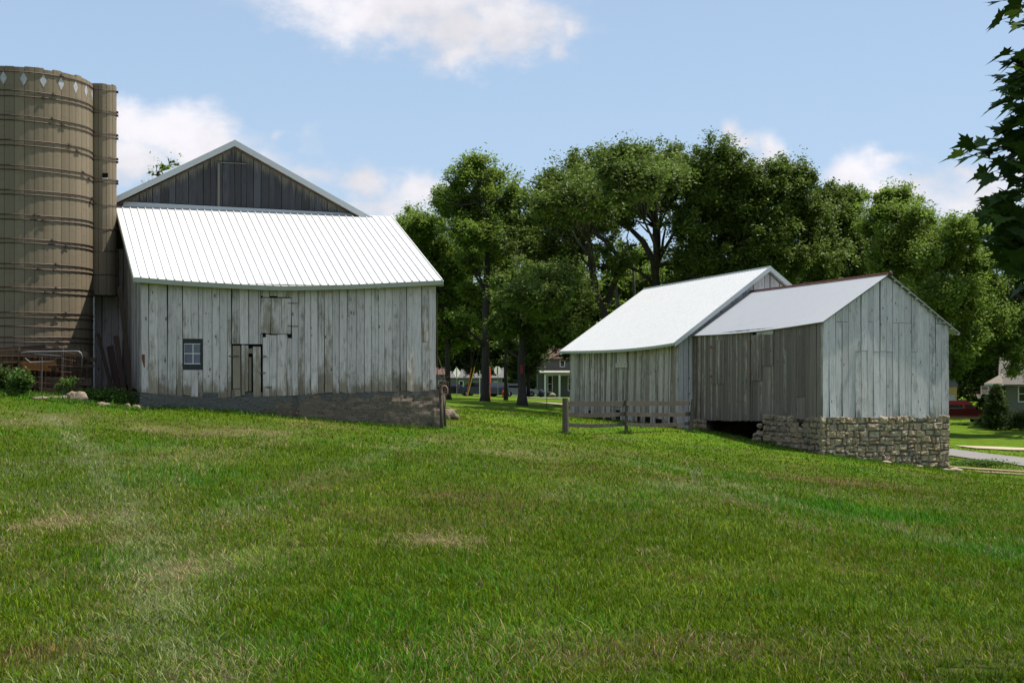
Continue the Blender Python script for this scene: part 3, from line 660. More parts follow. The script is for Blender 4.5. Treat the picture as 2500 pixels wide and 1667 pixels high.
# ================================================================= SILO
SC = v2((-14.62, 41.3)); SR = 2.1; zSt = EYE+8.76; gS = g1(*SC)-.5
silo = Thing('silo', 'tall round concrete stave silo with rusty hoops and a row of white diamonds', 'silo', (*SC, g1(*SC)))
def stave_cyl(m, c, r, z0, z1, ns, rowh, seed, a0=0.0, topj=.022):
    rr = random.Random(seed)
    for k in range(ns):
        al, ar = a0+2*math.pi*k/ns, a0+2*math.pi*(k+1)/ns; gp = .007/r; tz = z1+rr.uniform(-topj, topj); tone = rr.random()
        zs = [z0]; z = z0+rr.uniform(.3, 1)*rowh
        while z < tz-.1: zs.append(z); z += rowh
        zs.append(tz)
        def ring(a, rad, z): return (c[0]+math.sin(a)*rad, c[1]-math.cos(a)*rad, z)
        for za, zb_ in zip(zs, zs[1:]):
            tn = (max(0, min(1, tone*.75+rr.random()*.25)), 0, 0)
            am = (al+ar)/2; g = .0018
            m.quad(ring(al+gp, r, za+g), ring(am, r+.006, za+g), ring(am, r+.006, zb_-g), ring(al+gp, r, zb_-g), col=tn)
            m.quad(ring(am, r+.006, za+g), ring(ar-gp, r, za+g), ring(ar-gp, r, zb_-g), ring(am, r+.006, zb_-g), col=tn)
        dk = (.5, 0, .5)
        m.quad(ring(ar-gp, r, z0), ring(ar, r-.012, z0), ring(ar, r-.012, tz-.02), ring(ar-gp, r, tz), col=dk); m.quad(ring(al, r-.025, z0), ring(al+gp, r, z0), ring(al+gp, r, tz), ring(al, r-.025, tz-.02), col=dk)
        m.quad(ring(al, r-.014, z0), ring(ar, r-.014, z0), ring(ar, r-.014, tz-.03), ring(al, r-.014, tz-.03), col=(.5, 0, .4))
        m.quad(ring(ar-gp, r-.07, z0), ring(al+gp, r-.07, z0), ring(al+gp, r-.07, tz), ring(ar-gp, r-.07, tz), col=tn)
        m.quad(ring(al+gp, r, tz), ring(ar-gp, r, tz), ring(ar-gp, r-.07, tz), ring(al+gp, r-.07, tz), col=tn)
        m.quad(ring(al+gp, r-.07, tz-.1), ring(al+gp, r, tz-.1), ring(al+gp, r, tz), ring(al+gp, r-.07, tz), col=tn); m.quad(ring(ar-gp, r, tz-.1), ring(ar-gp, r-.07, tz-.1), ring(ar-gp, r-.07, tz), ring(ar-gp, r, tz), col=tn)
FA = math.atan2(.334, .943)   # angle of the normal that faces the camera, measured from -Y towards +X
m = MB(); stave_cyl(m, SC, SR, gS, zSt, 49, .76, 4, FA-.06); wl = silo.part('stave_wall', m, M['silo'])
def hoop(c, r, z, lug, tr=.0135, seed=0):
    m = MB(); n = 90; rr = random.Random(seed); ph = rr.uniform(0, 6); pts = [(c[0]+math.sin(2*math.pi*i/n)*r, c[1]-math.cos(2*math.pi*i/n)*r, z+.008*math.sin(3*2*math.pi*i/n+ph)+.012*math.sin(2*math.pi*i/n+ph*2)) for i in range(n+1)]
    m.tube(pts, tr, 5, False)
    for a in lug:
        d = np.array((math.sin(a), -math.cos(a), 0)); t_ = np.array((math.cos(a), math.sin(a), 0)); p = np.array((c[0], c[1], z+.008*math.sin(3*a+ph)))+d*(r+.012)
        m.box(p, t_*.055, d*.022, np.array((0, 0, .016))); m.tube([p-t_*.10+d*.012, p+t_*.12+d*.018], .011, 5); m.box(p-t_*.03+np.array((0, 0, .012)), t_*.018, d*.035, np.array((0, 0, .028)))
    return m
ang = lambda u: FA+math.asin(max(-1, min(1, (u-46)/173.)))
hv = [(172, 140)]; lu = [(100, 122), (142, 120), (176, 158), (204, 190), (208, 212), (100, 82), (150, 120), (90, 128), (105, 128), (128, 150)]
vv = [221, 281, 341, 402, 462, 522, 582, 642, 700, 762]
for i, v in enumerate(vv): hv += [(v, lu[i][1]), (v+11.5, lu[i][0])]
hv += [(797, -60), (822, -100), (834, 132)]
for i, (v, ul) in enumerate(hv):
    z = EYE+(HZ-v)/F*39.2; silo.part('hoop', hoop(SC, SR+.018, z, [ang(ul), ang(ul)+2.1+i*.13, ang(ul)-2.2], seed=i), M['hoop'])
zc = EYE+(HZ-190)/F*39.2; dm_ = plain('white_diamond_paint', (.40, .40, .42), .6, .3, 0, .6, 9)
for k in range(-12, 12):
    a = ang(56)+k*2*2*math.pi/49
    m = MB()
    d = lambda da, dz: (SC[0]+math.sin(a+da/SR)*(SR+.010), SC[1]-math.cos(a+da/SR)*(SR+.010), zc+dz)
    i = [m.pt(p) for p in (d(0, -.19), d(.10, 0), d(0, .19), d(-.10, 0))]; m.f.append(i)
    j = [m.pt(p) for p in ((d(0, -.19)[0]-math.sin(a)*.004, d(0, -.19)[1]+math.cos(a)*.004, zc-.19), d(.10, 0), d(0, .19), d(-.10, 0))]; m.f.append(j[::-1]); silo.part('painted_diamond', m, dm_)
CC = v2((-12.5, 42.25)); zc0, zc1 = EYE+(HZ-722)/F*42.3, EYE+(HZ-207)/F*42.0
m = MB(); stave_cyl(m, CC, .48, zc0, zc1, 13, 1.1, 9, .2, .02); n = 24; m.prism([(.44*math.cos(2*math.pi*i/n), .44*math.sin(2*math.pi*i/n)) for i in range(n)], (CC[0], CC[1], zc0+.02), (1, 0, 0), (0, 1, 0), (0, 0, .015))
chute = silo.part('chute', m, M['silo'], label='narrow round chute running up the silo side')
for i, v in enumerate((218, 268, 275, 325, 332, 383, 390, 437, 444, 498, 556, 612, 670, 720)):
    silo.part('hoop', hoop(CC, .495, EYE+(HZ-v)/F*41.8, [1.75], .009, 50+i), M['hoop'], chute)
m = MB(); p = W(257, 429, 41.8); m.box(p, (.08, .0, 0), (0, .02, 0), (0, 0, .075)); silo.part('opening', m, M['black'], chute)  # black box stands in for the shade inside this opening
m = MB(); m.box(p+np.array((.0, -.03, -.085)), (.08, 0, 0), (0, .03, 0), (0, 0, .012)); silo.part('opening_sill', m, M['white_paint'], chute)

# ================================================================= RIGHT SHED (galvanised) and WHITE-ROOFED SHED
A0 = v2((10.94, 49.0)); g2 = v2((.9205, .391)); n2 = v2((-.391, .9205)); S_G = 5.56; S_L = 9.0
shed = Thing('granary', 'small plank granary on a limestone foundation with bluish corrugated roof, nearest on the right', 'granary', (*(A0+g2*2.7+n2*4), g1(*(A0+n2*4))))
zGb = interp_px(A0, g2, [(2009, 1018), (2317, 1021)]); eL = wall_sz(A0, g2, 2012, 786)[1]; eR = wall_sz(A0, g2, 2316, 796)[1]; pz = EYE+(HZ-672)/F*50.0
zGt = lambda s: (eL+(pz-eL)*s/(S_G/2)) if s < S_G/2 else (pz+(eR-pz)*(s-S_G/2)/(S_G/2))
r1 = EYE+(HZ-892)/F*49.8; jn = []
J1 = EYE+(HZ-787)/F*50; J2 = EYE+(HZ-858)/F*50
rj = random.Random(2); s = 0
while s < S_G:
    k = rj.random()
    if k < .45: jn.append((s, s+.28, J1))
    elif k < .8: jn.append((s, s+.28, J2))
    s += .28
m = MB(); boards(m, A0, g2, -n2, S_G, lambda s: zGt(s)-.03, zGb, (.262, .285), .019, joints=jn, flare=.06, wear=(-.2, .2), seed=44, bottomwear=.25, jit=.009, bz=.8, rag=.02)
shed.part('gable_wall', m, M['gable_board'])
nl = -g2
def ftab(P0, g, pts): return interp_px(P0, g, pts)
zLt = interp_px(A0, n2, [(2009, 786), (1900, 797), (1800, 806), (1691, 819)]); zLb = interp_px(A0, n2, [(2009, 1019), (1870, 1026), (1760, 1026), (1691, 1022)])
dA = hole(A0, n2, 1770, 832, 1738, 937); dB = hole(A0, n2, 1861, 818, 1835, 929); dC = hole(A0, n2, 1888, 818, 1862, 892); dH = hole(A0, n2, 1860, 812, 1836, 819)
fix = lambda h: (min(h[0], h[1]), max(h[0], h[1]), min(h[2], h[3]), max(h[2], h[3]))
dA, dB, dC, dH = map(fix, (dA, dB, dC, dH))
m = MB(); boards(m, A0, n2, nl, S_L, lambda s: zLt(s)-.02, zLb, (.09, .25), .016, holes=[dH], joints=[(dA[0], dA[1], dA[2]), (dB[0], dB[1], dB[2]), (1, 1.6, 0.9), (6.5, 7.4, 2.6)], flare=.02, wear=(0, .9), seed=47, jit=.014, rag=.03)
shed.part('wall', m, M['grey_board'], label='long side wall of bare grey narrow planks')
for nm, dd, sd in (('door', dA, 1), ('door', dB, 2), ('hatch', dC, 3)):
    m = MB(); boards(m, A0+nl*.035, n2, nl, dd[1], K_(dd[3]), K_(dd[2]), (.13, .2), .012, s0=dd[0], flare=0, wear=(.1, .7), seed=60+sd, rag=.01)
    d_ = shed.part(nm, m, M['grey_board'])
    if nm == 'door':
        for zz in (dd[3]-.25, dd[2]+.3):
            m = MB(); sx = dd[1]; p = P3(A0, n2, nl, sx, zz, .055); m.box(p, np.array((*n2, 0))*.09, np.array((*nl, 0))*.008, (0, 0, .03)); m.ball(np.array(P3(A0, n2, nl, sx, zz, .07)), (.03, .03, .06), rough=0)
            shed.part('hinge', m, plain('orange_rust', (.30, .10, .04), .8, .2, 0, .4), d_)
m = MB(); slab(m, A0, n2, nl, dH[1]+.1, K_(dH[2]-.1), K_(dH[3]+.05), -.2, -.05, dH[0]-.1); shed.part('black_infill', m, M['black'])  # black slab painted in place of the shade behind the hole
m = MB(); slab(m, A0, n2, nl, dC[1]+.35, K_(dC[3]+.01), K_(dC[3]+.15), .02, .045, dC[0]-.05, (.3, .2, .3)); shed.part('lintel_board', m, M['pale_board'])
A1 = A0+n2*S_L; B0 = A0+g2*S_G; pf = EYE+(HZ-716)/F*58.5
m = MB(); boards(m, B0, n2, g2, S_L, lambda s: eR+(.0)*s-.04, K_(-.1), (.2, .3), .01, seed=48, flare=0); boards(m, A1, g2, n2, S_G, lambda s: (zLt(S_L)+(pf-zLt(S_L))*s/(S_G/2)) if s < S_G/2 else (pf+(zLt(S_L)-pf)*(s-S_G/2)/(S_G/2)), K_(-.2), (.25, .35), .01, seed=49, flare=0)
shed.part('wall', m, M['grey_board'], label='hidden rear walls')
# roof
e2 = lambda s, t, z: np.array((A0[0]+g2[0]*s+n2[0]*t, A0[1]+g2[1]*s+n2[1]*t, z))
eo = .10; sl = (pz-eL)/(S_G/2); ef = zLt(S_L)
m = MB(); T0, T1 = -.12, S_L+.25
zr0 = EYE+(HZ-667)/F*49.8; zr1 = EYE+(HZ-714)/F*58.8
nea = e2(-eo, T0, eL-.03+.03); fea = e2(-eo, T1, ef-.01)
sg = lambda t, f: (-.10*math.sin(math.pi*t))*(1-f)
ribroof(m, fea, nea, e2(S_G/2, T0, zr0), e2(S_G/2, T1, zr1), 130, .012, 8, sg, 'cor')
ribroof(m, e2(S_G+.42, T0, eR-.26), e2(S_G+.42, T1, ef-.26), e2(S_G/2, T1, zr1), e2(S_G/2, T0, zr0), 130, .012, 4, None, 'cor')
shed.part('roof', m, M['galv'], label='bluish galvanised corrugated roof')
m = MB(); m.tube([e2(S_G/2, T0-.03, zr0+.02), e2(S_G/2, 3, zr0+(zr1-zr0)*.33+.015), e2(S_G/2, T1, zr1+.02)], .035, 8)
m.beam(e2(S_G/2-.10, T0, zr0-.045), e2(S_G/2-.10, T1, zr1-.045), .02, .02); m.beam(e2(S_G/2+.07, T0, zr0-.02), e2(S_G/2+.07, T1, zr1-.02), .16, .015)
shed.part('ridge_cap', m, M['rust'], smooth=True); m = MB(); m.ball(e2(S_G/2, T0-.05, zr0+.0), (.09, .08, .09), 3, .25); shed.part('ridge_finial', m, M['hoop'])
k = 0   # rafter ends under the right-hand rake
for f in np.linspace(.08, .98, 10):
    m = MB(); s_ = S_G/2+(S_G/2+.4)*f; z_ = zr0+(eR-.26-zr0)*f-.05; m.box(e2(s_, T0+.09, z_-.03), np.array((*g2, 0))*.05, np.array((*n2, 0))*.09, (0, 0, .03)); shed.part('purlin_end', m, M['pale_board'])
# stone foundation
gG = lambda s: g1(*(A0+g2*s-n2*.1)); gLn = lambda s: g1(*(A0+n2*s-g2*.1))
m = MB(); stones(m, A0-g2*.07, g2, -n2, S_G+.09, lambda s: zGb(s)+.02, gG, 70, s0=0); fnd = shed.part('foundation', m, M['stone'], smooth=False, label='rough limestone rubble foundation')
hX = (3.75, 7.9, -9, 9); m = MB()
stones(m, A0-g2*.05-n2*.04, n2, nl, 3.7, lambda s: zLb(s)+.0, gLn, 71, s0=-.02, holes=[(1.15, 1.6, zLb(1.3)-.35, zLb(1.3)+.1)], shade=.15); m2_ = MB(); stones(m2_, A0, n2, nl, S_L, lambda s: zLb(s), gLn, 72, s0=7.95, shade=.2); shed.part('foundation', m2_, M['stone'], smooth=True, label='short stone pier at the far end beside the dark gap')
rr = random.Random(4)
for k in range(10): m.ball(e2(-.05+rr.uniform(-.1, .05), 3.75+rr.uniform(0, .5)*(k/10)+.03*k, gLn(4)+.05+.08*(9-k)*rr.random()), (.13, .16, .09), k, .3, col=(rr.random(), .1, .2))
shed.part('foundation', m, M['stone'], smooth=False, label='shaded side foundation with a wide gap')
m = MB(); slab(m, A0, n2, nl, S_L, lambda s: gLn(s)-.5, lambda s: zLb(s)-.02, -S_G+.1, -S_G+.2, 0); slab(m, A0, g2, -n2, S_G-.1, K_(-1.5), K_(.2), -8.9, -8.8, .1)
m.hexa([e2(.05, .3, -.02), e2(S_G-.05, .3, -.02), e2(S_G-.05, S_L-.05, -.12), e2(.05, S_L-.05, -.12)], [e2(.05, .3, .06), e2(S_G-.05, .3, .06), e2(S_G-.05, S_L-.05, -.04), e2(.05, S_L-.05, -.04)]); shed.part('floor', m, M['scrap_wood'])
for k, (s_, t_, r_) in enumerate(((S_G+.22, -.1, .15), (S_G-.15, -.42, .16), (S_G-.5, -.40, .10), (S_G-1.6, -.28, .10), (S_G-3.0, -.24, .12), (S_G+.05, -.35, .09))):
    p = e2(s_, t_, 0); p[2] = g1(p[0], p[1])+r_*.25; m = MB(); m.ball(p, (r_*1.5, r_, r_*.6), 30+k, .3, 14, 9, col=(.2, .1, 0))
    single('foundation_rock', m, M['stone'], ('flat pale rock just past the right corner of the stone foundation', 'largest loose stone at the foot of the right foundation corner', 'small loose stone in grass left of the right foundation corner', 'loose stone in the grass under the right half of the gable', 'loose stone in the grass under the middle of the gable', 'tiny stone between the two rocks at the foundation corner')[k], 'rock', p, 'loose stones at the granary foundation', True)

C0 = A0+n2*S_L-g2*.70; W2 = 8.54; L2 = 10.3
ws = Thing('shed', 'larger grey plank shed with a bright white metal roof behind the granary', 'shed', (*(C0+g2*4+n2*5), g1(*(C0+n2*5))))
z2t = interp_px(C0, n2, [(1655, 835), (1530, 845), (1392, 860)]); z2b = interp_px(C0, n2, [(1655, 1043), (1530, 1046), (1392, 1038)]); pz2 = EYE+(HZ-655)/F*58.4; pz2f = EYE+(HZ-711)/F*68.8
zg2 = lambda s: z2t(0)+(pz2-.12-z2t(0))*(s/(W2/2)) if s < W2/2 else pz2-.12+(z2t(0)-pz2+.12)*((s-W2/2)/(W2/2))
sh = fix(hole(C0, n2, 1532, 858, 1508, 897))
m = MB(); boards(m, C0, n2, nl, L2, lambda s: z2t(s)-.02, z2b, (.12, .27), .018, flare=.03, wear=(-.1, .55), seed=81, lean=-.03, jit=.014, rag=.06, joints=[(4.2, 6.6, z2b(5)+.95), (2.2, 2.8, 1.7), (7.7, 8.4, 2.0)],
              holes=[(5.1, 5.5, z2b(5)+.25, z2b(5)+.8), (4.3, 4.6, z2b(5)-.1, z2b(5)+.92), (3.2, 3.5, z2b(5)-.1, z2b(5)+.6), (8.0, 8.25, z2b(8)-.1, z2b(8)+.75), (6.8, 7.35, z2b(8)-.1, z2b(8)+.5), (1.3, 1.9, z2b(2)-.1, z2b(2)+.4), (2.3, 2.8, z2b(2)-.1, z2b(2)+.62), (8.7, 9.3, z2b(9)-.1, z2b(9)+.5), (5.9, 6.5, z2b(6)-.1, z2b(6)+.45), (.35, .6, z2b(0)-.1, z2b(0)+.5)])
ws.part('wall', m, M['pale_board'], label='leaning side wall of pale planks behind the fence')
m = MB(); p0 = C0+nl*.03
for k in range(7):
    za = sh[2]+(sh[3]-sh[2])*k/7+.01; zb_ = sh[2]+(sh[3]-sh[2])*(k+1)/7; ex = .08 if k < 2 else 0
    slab(m, p0, n2, nl, sh[1]+ex, K_(za), K_(zb_), 0, .02+.02*(k < 2), sh[0]-ex, (.1+.1*k, .0, .3))
ws.part('shutter', m, M['pale_board'], label='small patch of horizontal boards')
m = MB(); boards(m, C0, g2, -n2, W2, zg2, K_(-1.2), (.22, .3), .016, flare=.02, wear=(-.25, .1), seed=84); ws.part('gable_wall', m, M['gable_board'])
C1 = C0+n2*L2; C2 = C0+g2*W2
m = MB(); boards(m, C2, n2, g2, L2, lambda s: z2t(s)-.04, K_(-1.5), (.25, .35), .01, seed=85, flare=0); boards(m, C1, g2, n2, W2, lambda s: zg2(s)-(pz2-pz2f), K_(-1.5), (.25, .35), .01, seed=86, flare=0)
slab(m, C0, n2, nl, L2-.1, K_(-1), lambda s: z2t(s)-.2, -1.6, -1.5, .1, (.9, 1, .5)); ws.part('wall', m, M['grey_board'], label='hidden rear walls')
e3 = lambda s, t, z: np.array((C0[0]+g2[0]*s+n2[0]*t, C0[1]+g2[1]*s+n2[1]*t, z))
q0 = EYE+(HZ-836)/F*56.8; q1 = EYE+(HZ-857)/F*67.0; r0 = EYE+(HZ-651.5)/F*58.35; r1_ = EYE+(HZ-708)/F*69.2
m = MB(); ribroof(m, e3(-.3, L2+.5, q1), e3(-.3, -.3, q0), e3(W2/2, -.3, r0), e3(W2/2, L2+.5, r1_), 46, .014, 8, lambda t, f: -.12*math.sin(math.pi*(1-t)**.8)*(1-f)**1.5)
ribroof(m, e3(W2+.3, -.3, q0), e3(W2+.3, L2+.5, q1), e3(W2/2, L2+.5, r1_), e3(W2/2, -.3, r0), 50, .022, 4); ws.part('roof', m, M['white_metal'])
m = MB()
for sgn in (-1, 1):
    p = e3(-.3, -.32, q0) if sgn < 0 else e3(W2+.3, -.32, q0); t_ = e3(W2/2, -.32, r0); d = np.array((*(-n2), 0))
    m.hexa([p+d*.02-np.array((0, 0, .17)), t_+d*.02-np.array((0, 0, .17)), t_-d*.02-np.array((0, 0, .17)), p-d*.02-np.array((0, 0, .17))], [p+d*.02+np.array((0, 0, .035)), t_+d*.02+np.array((0, 0, .035)), t_-d*.02+np.array((0, 0, .035)), p-d*.02+np.array((0, 0, .035))])
m.tube([e3(W2/2, -.33, r0+.02), e3(W2/2, L2+.52, r1_+.02)], .03, 6); ws.part('rake_trim', m, M['trim_metal'])
m = MB(); pa, pb = e3(-.31, -.3, q0), e3(-.31, L2+.5, q1)
for k in range(12):
    f0, f1 = k/12, (k+1)/12; sgz = lambda f: -.12*math.sin(math.pi*f**.8)
    a = pa+(pb-pa)*f0+np.array((0, 0, sgz(f0)-.07)); b = pa+(pb-pa)*f1+np.array((0, 0, sgz(f1)-.07)); m.beam(a, b, .03, .10)
ws.part('fascia', m, M['fascia'])
m = MB(); slab(m, C0, n2, nl, L2, lambda s: g1(*(C0+n2*s))-.4, lambda s: z2b(s)-.0, -.3, .0, 0, (.5, 0, .5)); slab(m, C0, g2, -n2, 2, K_(-1.5), K_(-1.15), -.3, .0, 0, (.5, 0, .5)); ws.part('foundation', m, M['stone'])

# ================================================================= FENCE
fp = [(1380, 972, 1064, 48.5, .058), (1529, 976, 1060, 50.0, .052), (1684, 973, 1056, 52.0, .05)]
fence = Thing('wooden_fence', 'three-rail silvered wooden fence in front of the white-roofed shed', 'fence', (1.85, 48.5, g1(1.85, 48.5)))
PB = []
for i, (u, vt, vb, Y, r_) in enumerate(fp):
    t = W(u, vt, Y); b = W(u, vb, Y); b[2] -= .15; 
    if i == 2: t[0] += .12
    PB.append((t, b)); m = MB()
    if i == 0: m.tube([b, b*.5+t*.5+np.array((.012, 0, 0)), t], [r_*2.1, r_*2.0, r_*1.8], 10)
    else: m.box((t+b)/2, (r_*1.15, 0, 0), (0, r_*1.2, 0), (t-b)/2)
    fence.part('post', m, M['fence_wood'])
for i in range(2):
    for (va, vb_) in (((983, 985), (980, 980.5), 1)[:2] if False else ((985, 984), (984, 983.5)),):
        pass
RV = [[(985, 984), (1011.5, 1010), (1036.5, 1034)], [(984, 983), (1010, 1010), (1034.5, 1033)]]
for i in range(2):
    ua, _, _, Ya, _ = fp[i]; ub, _, _, Yb, _ = fp[i+1]
    for k, (va, vb_) in enumerate(RV[i]):
        a = W(ua, va, Ya-.09+.14*(i == 0)); b = W(ub, vb_, Yb+.05); m = MB(); nseg = 5; hgt_ = (.17, .145, .13)[k]
        for q in range(nseg):
            f0, f1 = q/nseg, (q+1)/nseg; sgn = lambda f: np.array((0, 0, -.02*math.sin(math.pi*f)*(1+k)))
            m.beam(a+(b-a)*f0+sgn(f0), a+(b-a)*f1+sgn(f1), .04, hgt_, col=(R.random()*.3+.3*k, .3, .4))
        fence.part('rail', m, M['fence_wood'])

# ================================================================= TREES
def leaf_quads(c, size, seed, aspect=.55, droop=.3, clump_tone=None):
    """rhombic folded leaves: returns verts (4n,3), tri idx, cols"""
    rs = np.random.RandomState(seed); n = len(c); az = rs.rand(n)*2*np.pi; dz = rs.normal(-droop, .45, n)
    d = np.c_[np.cos(az), np.sin(az), dz]; d /= np.linalg.norm(d, axis=1)[:, None]
    up = np.c_[rs.normal(0, .55, n), rs.normal(0, .55, n), np.ones(n)]; s = np.cross(d, up); s /= np.linalg.norm(s, axis=1)[:, None]; nn = np.cross(s, d)
    L = (size*(.6+.8*rs.rand(n)))[:, None] if np.isscalar(size) else (size*(.6+.8*rs.rand(n)))[:, None]
    w = L*aspect*.5; v = np.empty((n, 4, 3)); v[:, 0] = c-d*L*.5; v[:, 1] = c+s*w+nn*w*.35; v[:, 2] = c+d*L*.5; v[:, 3] = c-s*w+nn*w*.35
    b = np.arange(n)*4; idx = np.c_[b, b+1, b+2, b, b+2, b+3].ravel(); cc = np.zeros((n, 4, 3)); cc[:, :, 0] = rs.rand(n)[:, None]; cc[:, :, 1] = (clump_tone if clump_tone is not None else rs.rand(n))[:, None]
    return v.reshape(-1, 3), idx, cc.reshape(-1, 3)
def tree(name, label, Y, u0, vb, trunk, blobs, mat, nleaf, lsize, seed, group=None, tr=.35, rc=(.55, 1.15), aspect=.55, dy=0, bark='bark', limb_vis=1.0, cat='tree', dep=1.35):
    """trunk: list of (u, v) going up from the base; blobs: (u, v, ru, rv[, depth shift])"""
    rs = np.random.RandomState(seed); rr = random.Random(seed)
    bx = (u0-1250)/F*Y; base = np.array((bx, Y, g1(bx, Y)))
    th = Thing(name, label, cat, base, group); px = Y/F
    tp = [base-np.array((0, 0, .3))]+[W(u, v, Y)+np.array((0, rr.uniform(-.5, .5), 0)) for u, v in trunk]
    m = MB(); nt = len(tp); rad = [tr*1.45]+[tr*(1-.55*i/(nt-1)) for i in range(1, nt)]; m.tube(tp, rad, 9, col=(.4, .4, .3))
    C, T, SZ = [], [], []; area = sum(b[2]*b[3] for b in blobs)
    for bi, b in enumerate(blobs):
        dyb = b[4] if len(b) > 4 else rs.uniform(-2.6, 2.6); c0 = W(b[0], b[1], Y+dyb); r3 = np.array((b[2]*px, max(1.2, dep*(b[2]+b[3])/2*px), b[3]*px))
        k = min(range(1, nt), key=lambda i: abs(tp[i][2]-(c0[2]-r3[2]*1.1))+.35*abs(tp[i][0]-c0[0])); st = tp[k]
        mid = (st+c0)/2+np.array((rr.uniform(-.4, .4), rr.uniform(-.4, .4), r3[2]*.15)); lr = max(.045, rad[k]*.55); lp = [st, st*.55+mid*.45+np.array((0, 0, .1)), mid, c0*.7+mid*.3, c0+np.array((rr.uniform(-.3, .3), 0, r3[2]*.5))]
        m.tube(lp, [lr, lr*.85, lr*.65, lr*.45, lr*.15], 6, col=(.3, .4, .3))
        ncl = max(5, int(3.9*(r3[0]*r3[2])/(rc[0]*rc[1])*1.6)); nl_b = 1.5*nleaf*b[2]*b[3]/area; rcm = min(r3[0], r3[2])
        q = rs.normal(0, 1, (ncl, 3)); q /= np.linalg.norm(q, axis=1)[:, None]; rq = rs.rand(ncl)**.45*.92; cc = c0+q*rq[:, None]*r3
        for j in range(ncl):
            rcl = min(rs.uniform(*rc)*.88, rcm*.8); nl = max(10, int(nl_b/ncl*rs.uniform(.6, 1.4))); p = rs.normal(0, 1, (nl, 3)); p /= np.linalg.norm(p, axis=1)[:, None]
            p *= (rcl*np.minimum(np.abs(rs.normal(0, .56, nl)), 1.3))[:, None]; p[:, 2] *= .8; wv = .35*np.sin(p[:, 0]*5/rcl+j)*rcl; p[:, 2] += wv*.4
        
            C.append(cc[j]+p); T.append(np.full(nl, rs.rand())); SZ.append(np.full(nl, lsize*1.08))
            if rr.random() < .85:
                dq = q[j]*np.array((1, .6, 1))+rs.normal(0, .25, 3); dq[2] = abs(dq[2])*.8+.1; e2_ = c0+dq*r3*rs.uniform(.92, 1.38); ns = max(8, int(nl*.24)); ps = rs.normal(0, 1, (ns, 3))*rs.uniform(.14, .34)
                C.append(e2_+ps); T.append(np.full(ns, rs.rand()*.5)); SZ.append(np.full(ns, lsize)); m.tube([cc[j], (cc[j]+e2_)/2, e2_], [.03, .02, .008], 4, False, col=(.5, .4, .3))
            if rr.random() < .75*limb_vis:
                a = lp[rr.choice((2, 3))]; e = cc[j]; md = (a+e)/2+np.array((rr.uniform(-.25, .25), rr.uniform(-.25, .25), rr.uniform(-.1, .3))); lr2 = lr*.3+.01
                m.tube([a, md, e, e+(e-md)*.35], [lr2, lr2*.7, lr2*.4, .006], 4, False, col=(.5, .4, .3))
    th.part('trunk', m, M[bark], smooth=True)
    C = np.concatenate(C); T = np.concatenate(T); v, idx, cols = leaf_quads(C, np.concatenate(SZ), seed+1, aspect, clump_tone=T)
    o = np_mesh('crown', v, 3, idx, cols, M[mat], base); o.parent = th.o
    return th
GB = 'trees behind the barns'
tree('walnut_tree', 'tall slender bright green tree with a straight dark trunk right of the big barn', 103, 1184, 979, [(1184, 960), (1186, 850), (1186, 720), (1192, 600), (1180, 500), (1168, 430)],
     [(1165, 425, 38, 34), (1168, 395, 22, 16), (1130, 445, 30, 28), (1200, 450, 38, 40), (1110, 500, 45, 38), (1168, 500, 60, 45), (1230, 500, 42, 34), (1150, 570, 62, 48), (1210, 575, 44, 50), (1085, 505, 28, 20), (1220, 640, 44, 40, 6), (1255, 480, 26, 30), (1145, 645, 40, 40, 6), (1215, 600, 30, 40, 3), (1150, 640, 26, 22), (1216, 680, 24, 20), (1148, 715, 28, 20), (1222, 745, 26, 18), (1130, 780, 30, 18), (1160, 545, 50, 36)], 'leaf_walnut', 62000, .23, 101, GB, .34, (.5, 1.0), .5)
tree('leafy_tree', 'bright bushy tree rising directly beside the lean-to roof edge of the big barn', 110, 1094, 975, [(1094, 955), (1092, 860), (1088, 760), (1070, 660), (1050, 600)],
     [(1010, 560, 42, 40), (1040, 560, 46, 40), (1065, 620, 60, 60), (1040, 690, 60, 70), (1100, 700, 60, 60), (1075, 800, 60, 55), (1120, 825, 46, 26), (1110, 760, 50, 50), (985, 545, 18, 16), (1150, 760, 45, 50)], 'leaf_walnut', 60000, .23, 102, GB, .25, (.6, 1.15), .5)
tree('leafy_tree', 'low spreading tree with a thick split trunk standing left of the grey porch house', 94, 1275, 990, [(1275, 960), (1272, 880), (1278, 800), (1285, 730)],
     [(1235, 700, 30, 26), (1290, 672, 34, 24), (1350, 665, 36, 24), (1402, 700, 36, 26), (1260, 745, 44, 30), (1330, 740, 60, 36), (1400, 760, 44, 34), (1215, 790, 34, 24), (1290, 800, 60, 30), (1370, 810, 50, 26), (1240, 845, 24, 12), (1320, 850, 40, 14), (1230, 760, 30, 24), (1300, 735, 60, 34, -20), (1310, 730, 60, 40, -12), (1365, 710, 50, 36, -15), (1260, 600, 50, 34, 6), (1320, 610, 60, 34, 8), (1390, 630, 50, 34, 8)], 'leaf_oak', 66000, .22, 103, GB, .33, (.6, 1.1), .5)  # forward-shifted blobs are added canopy, placed to shade the lawn between the barns
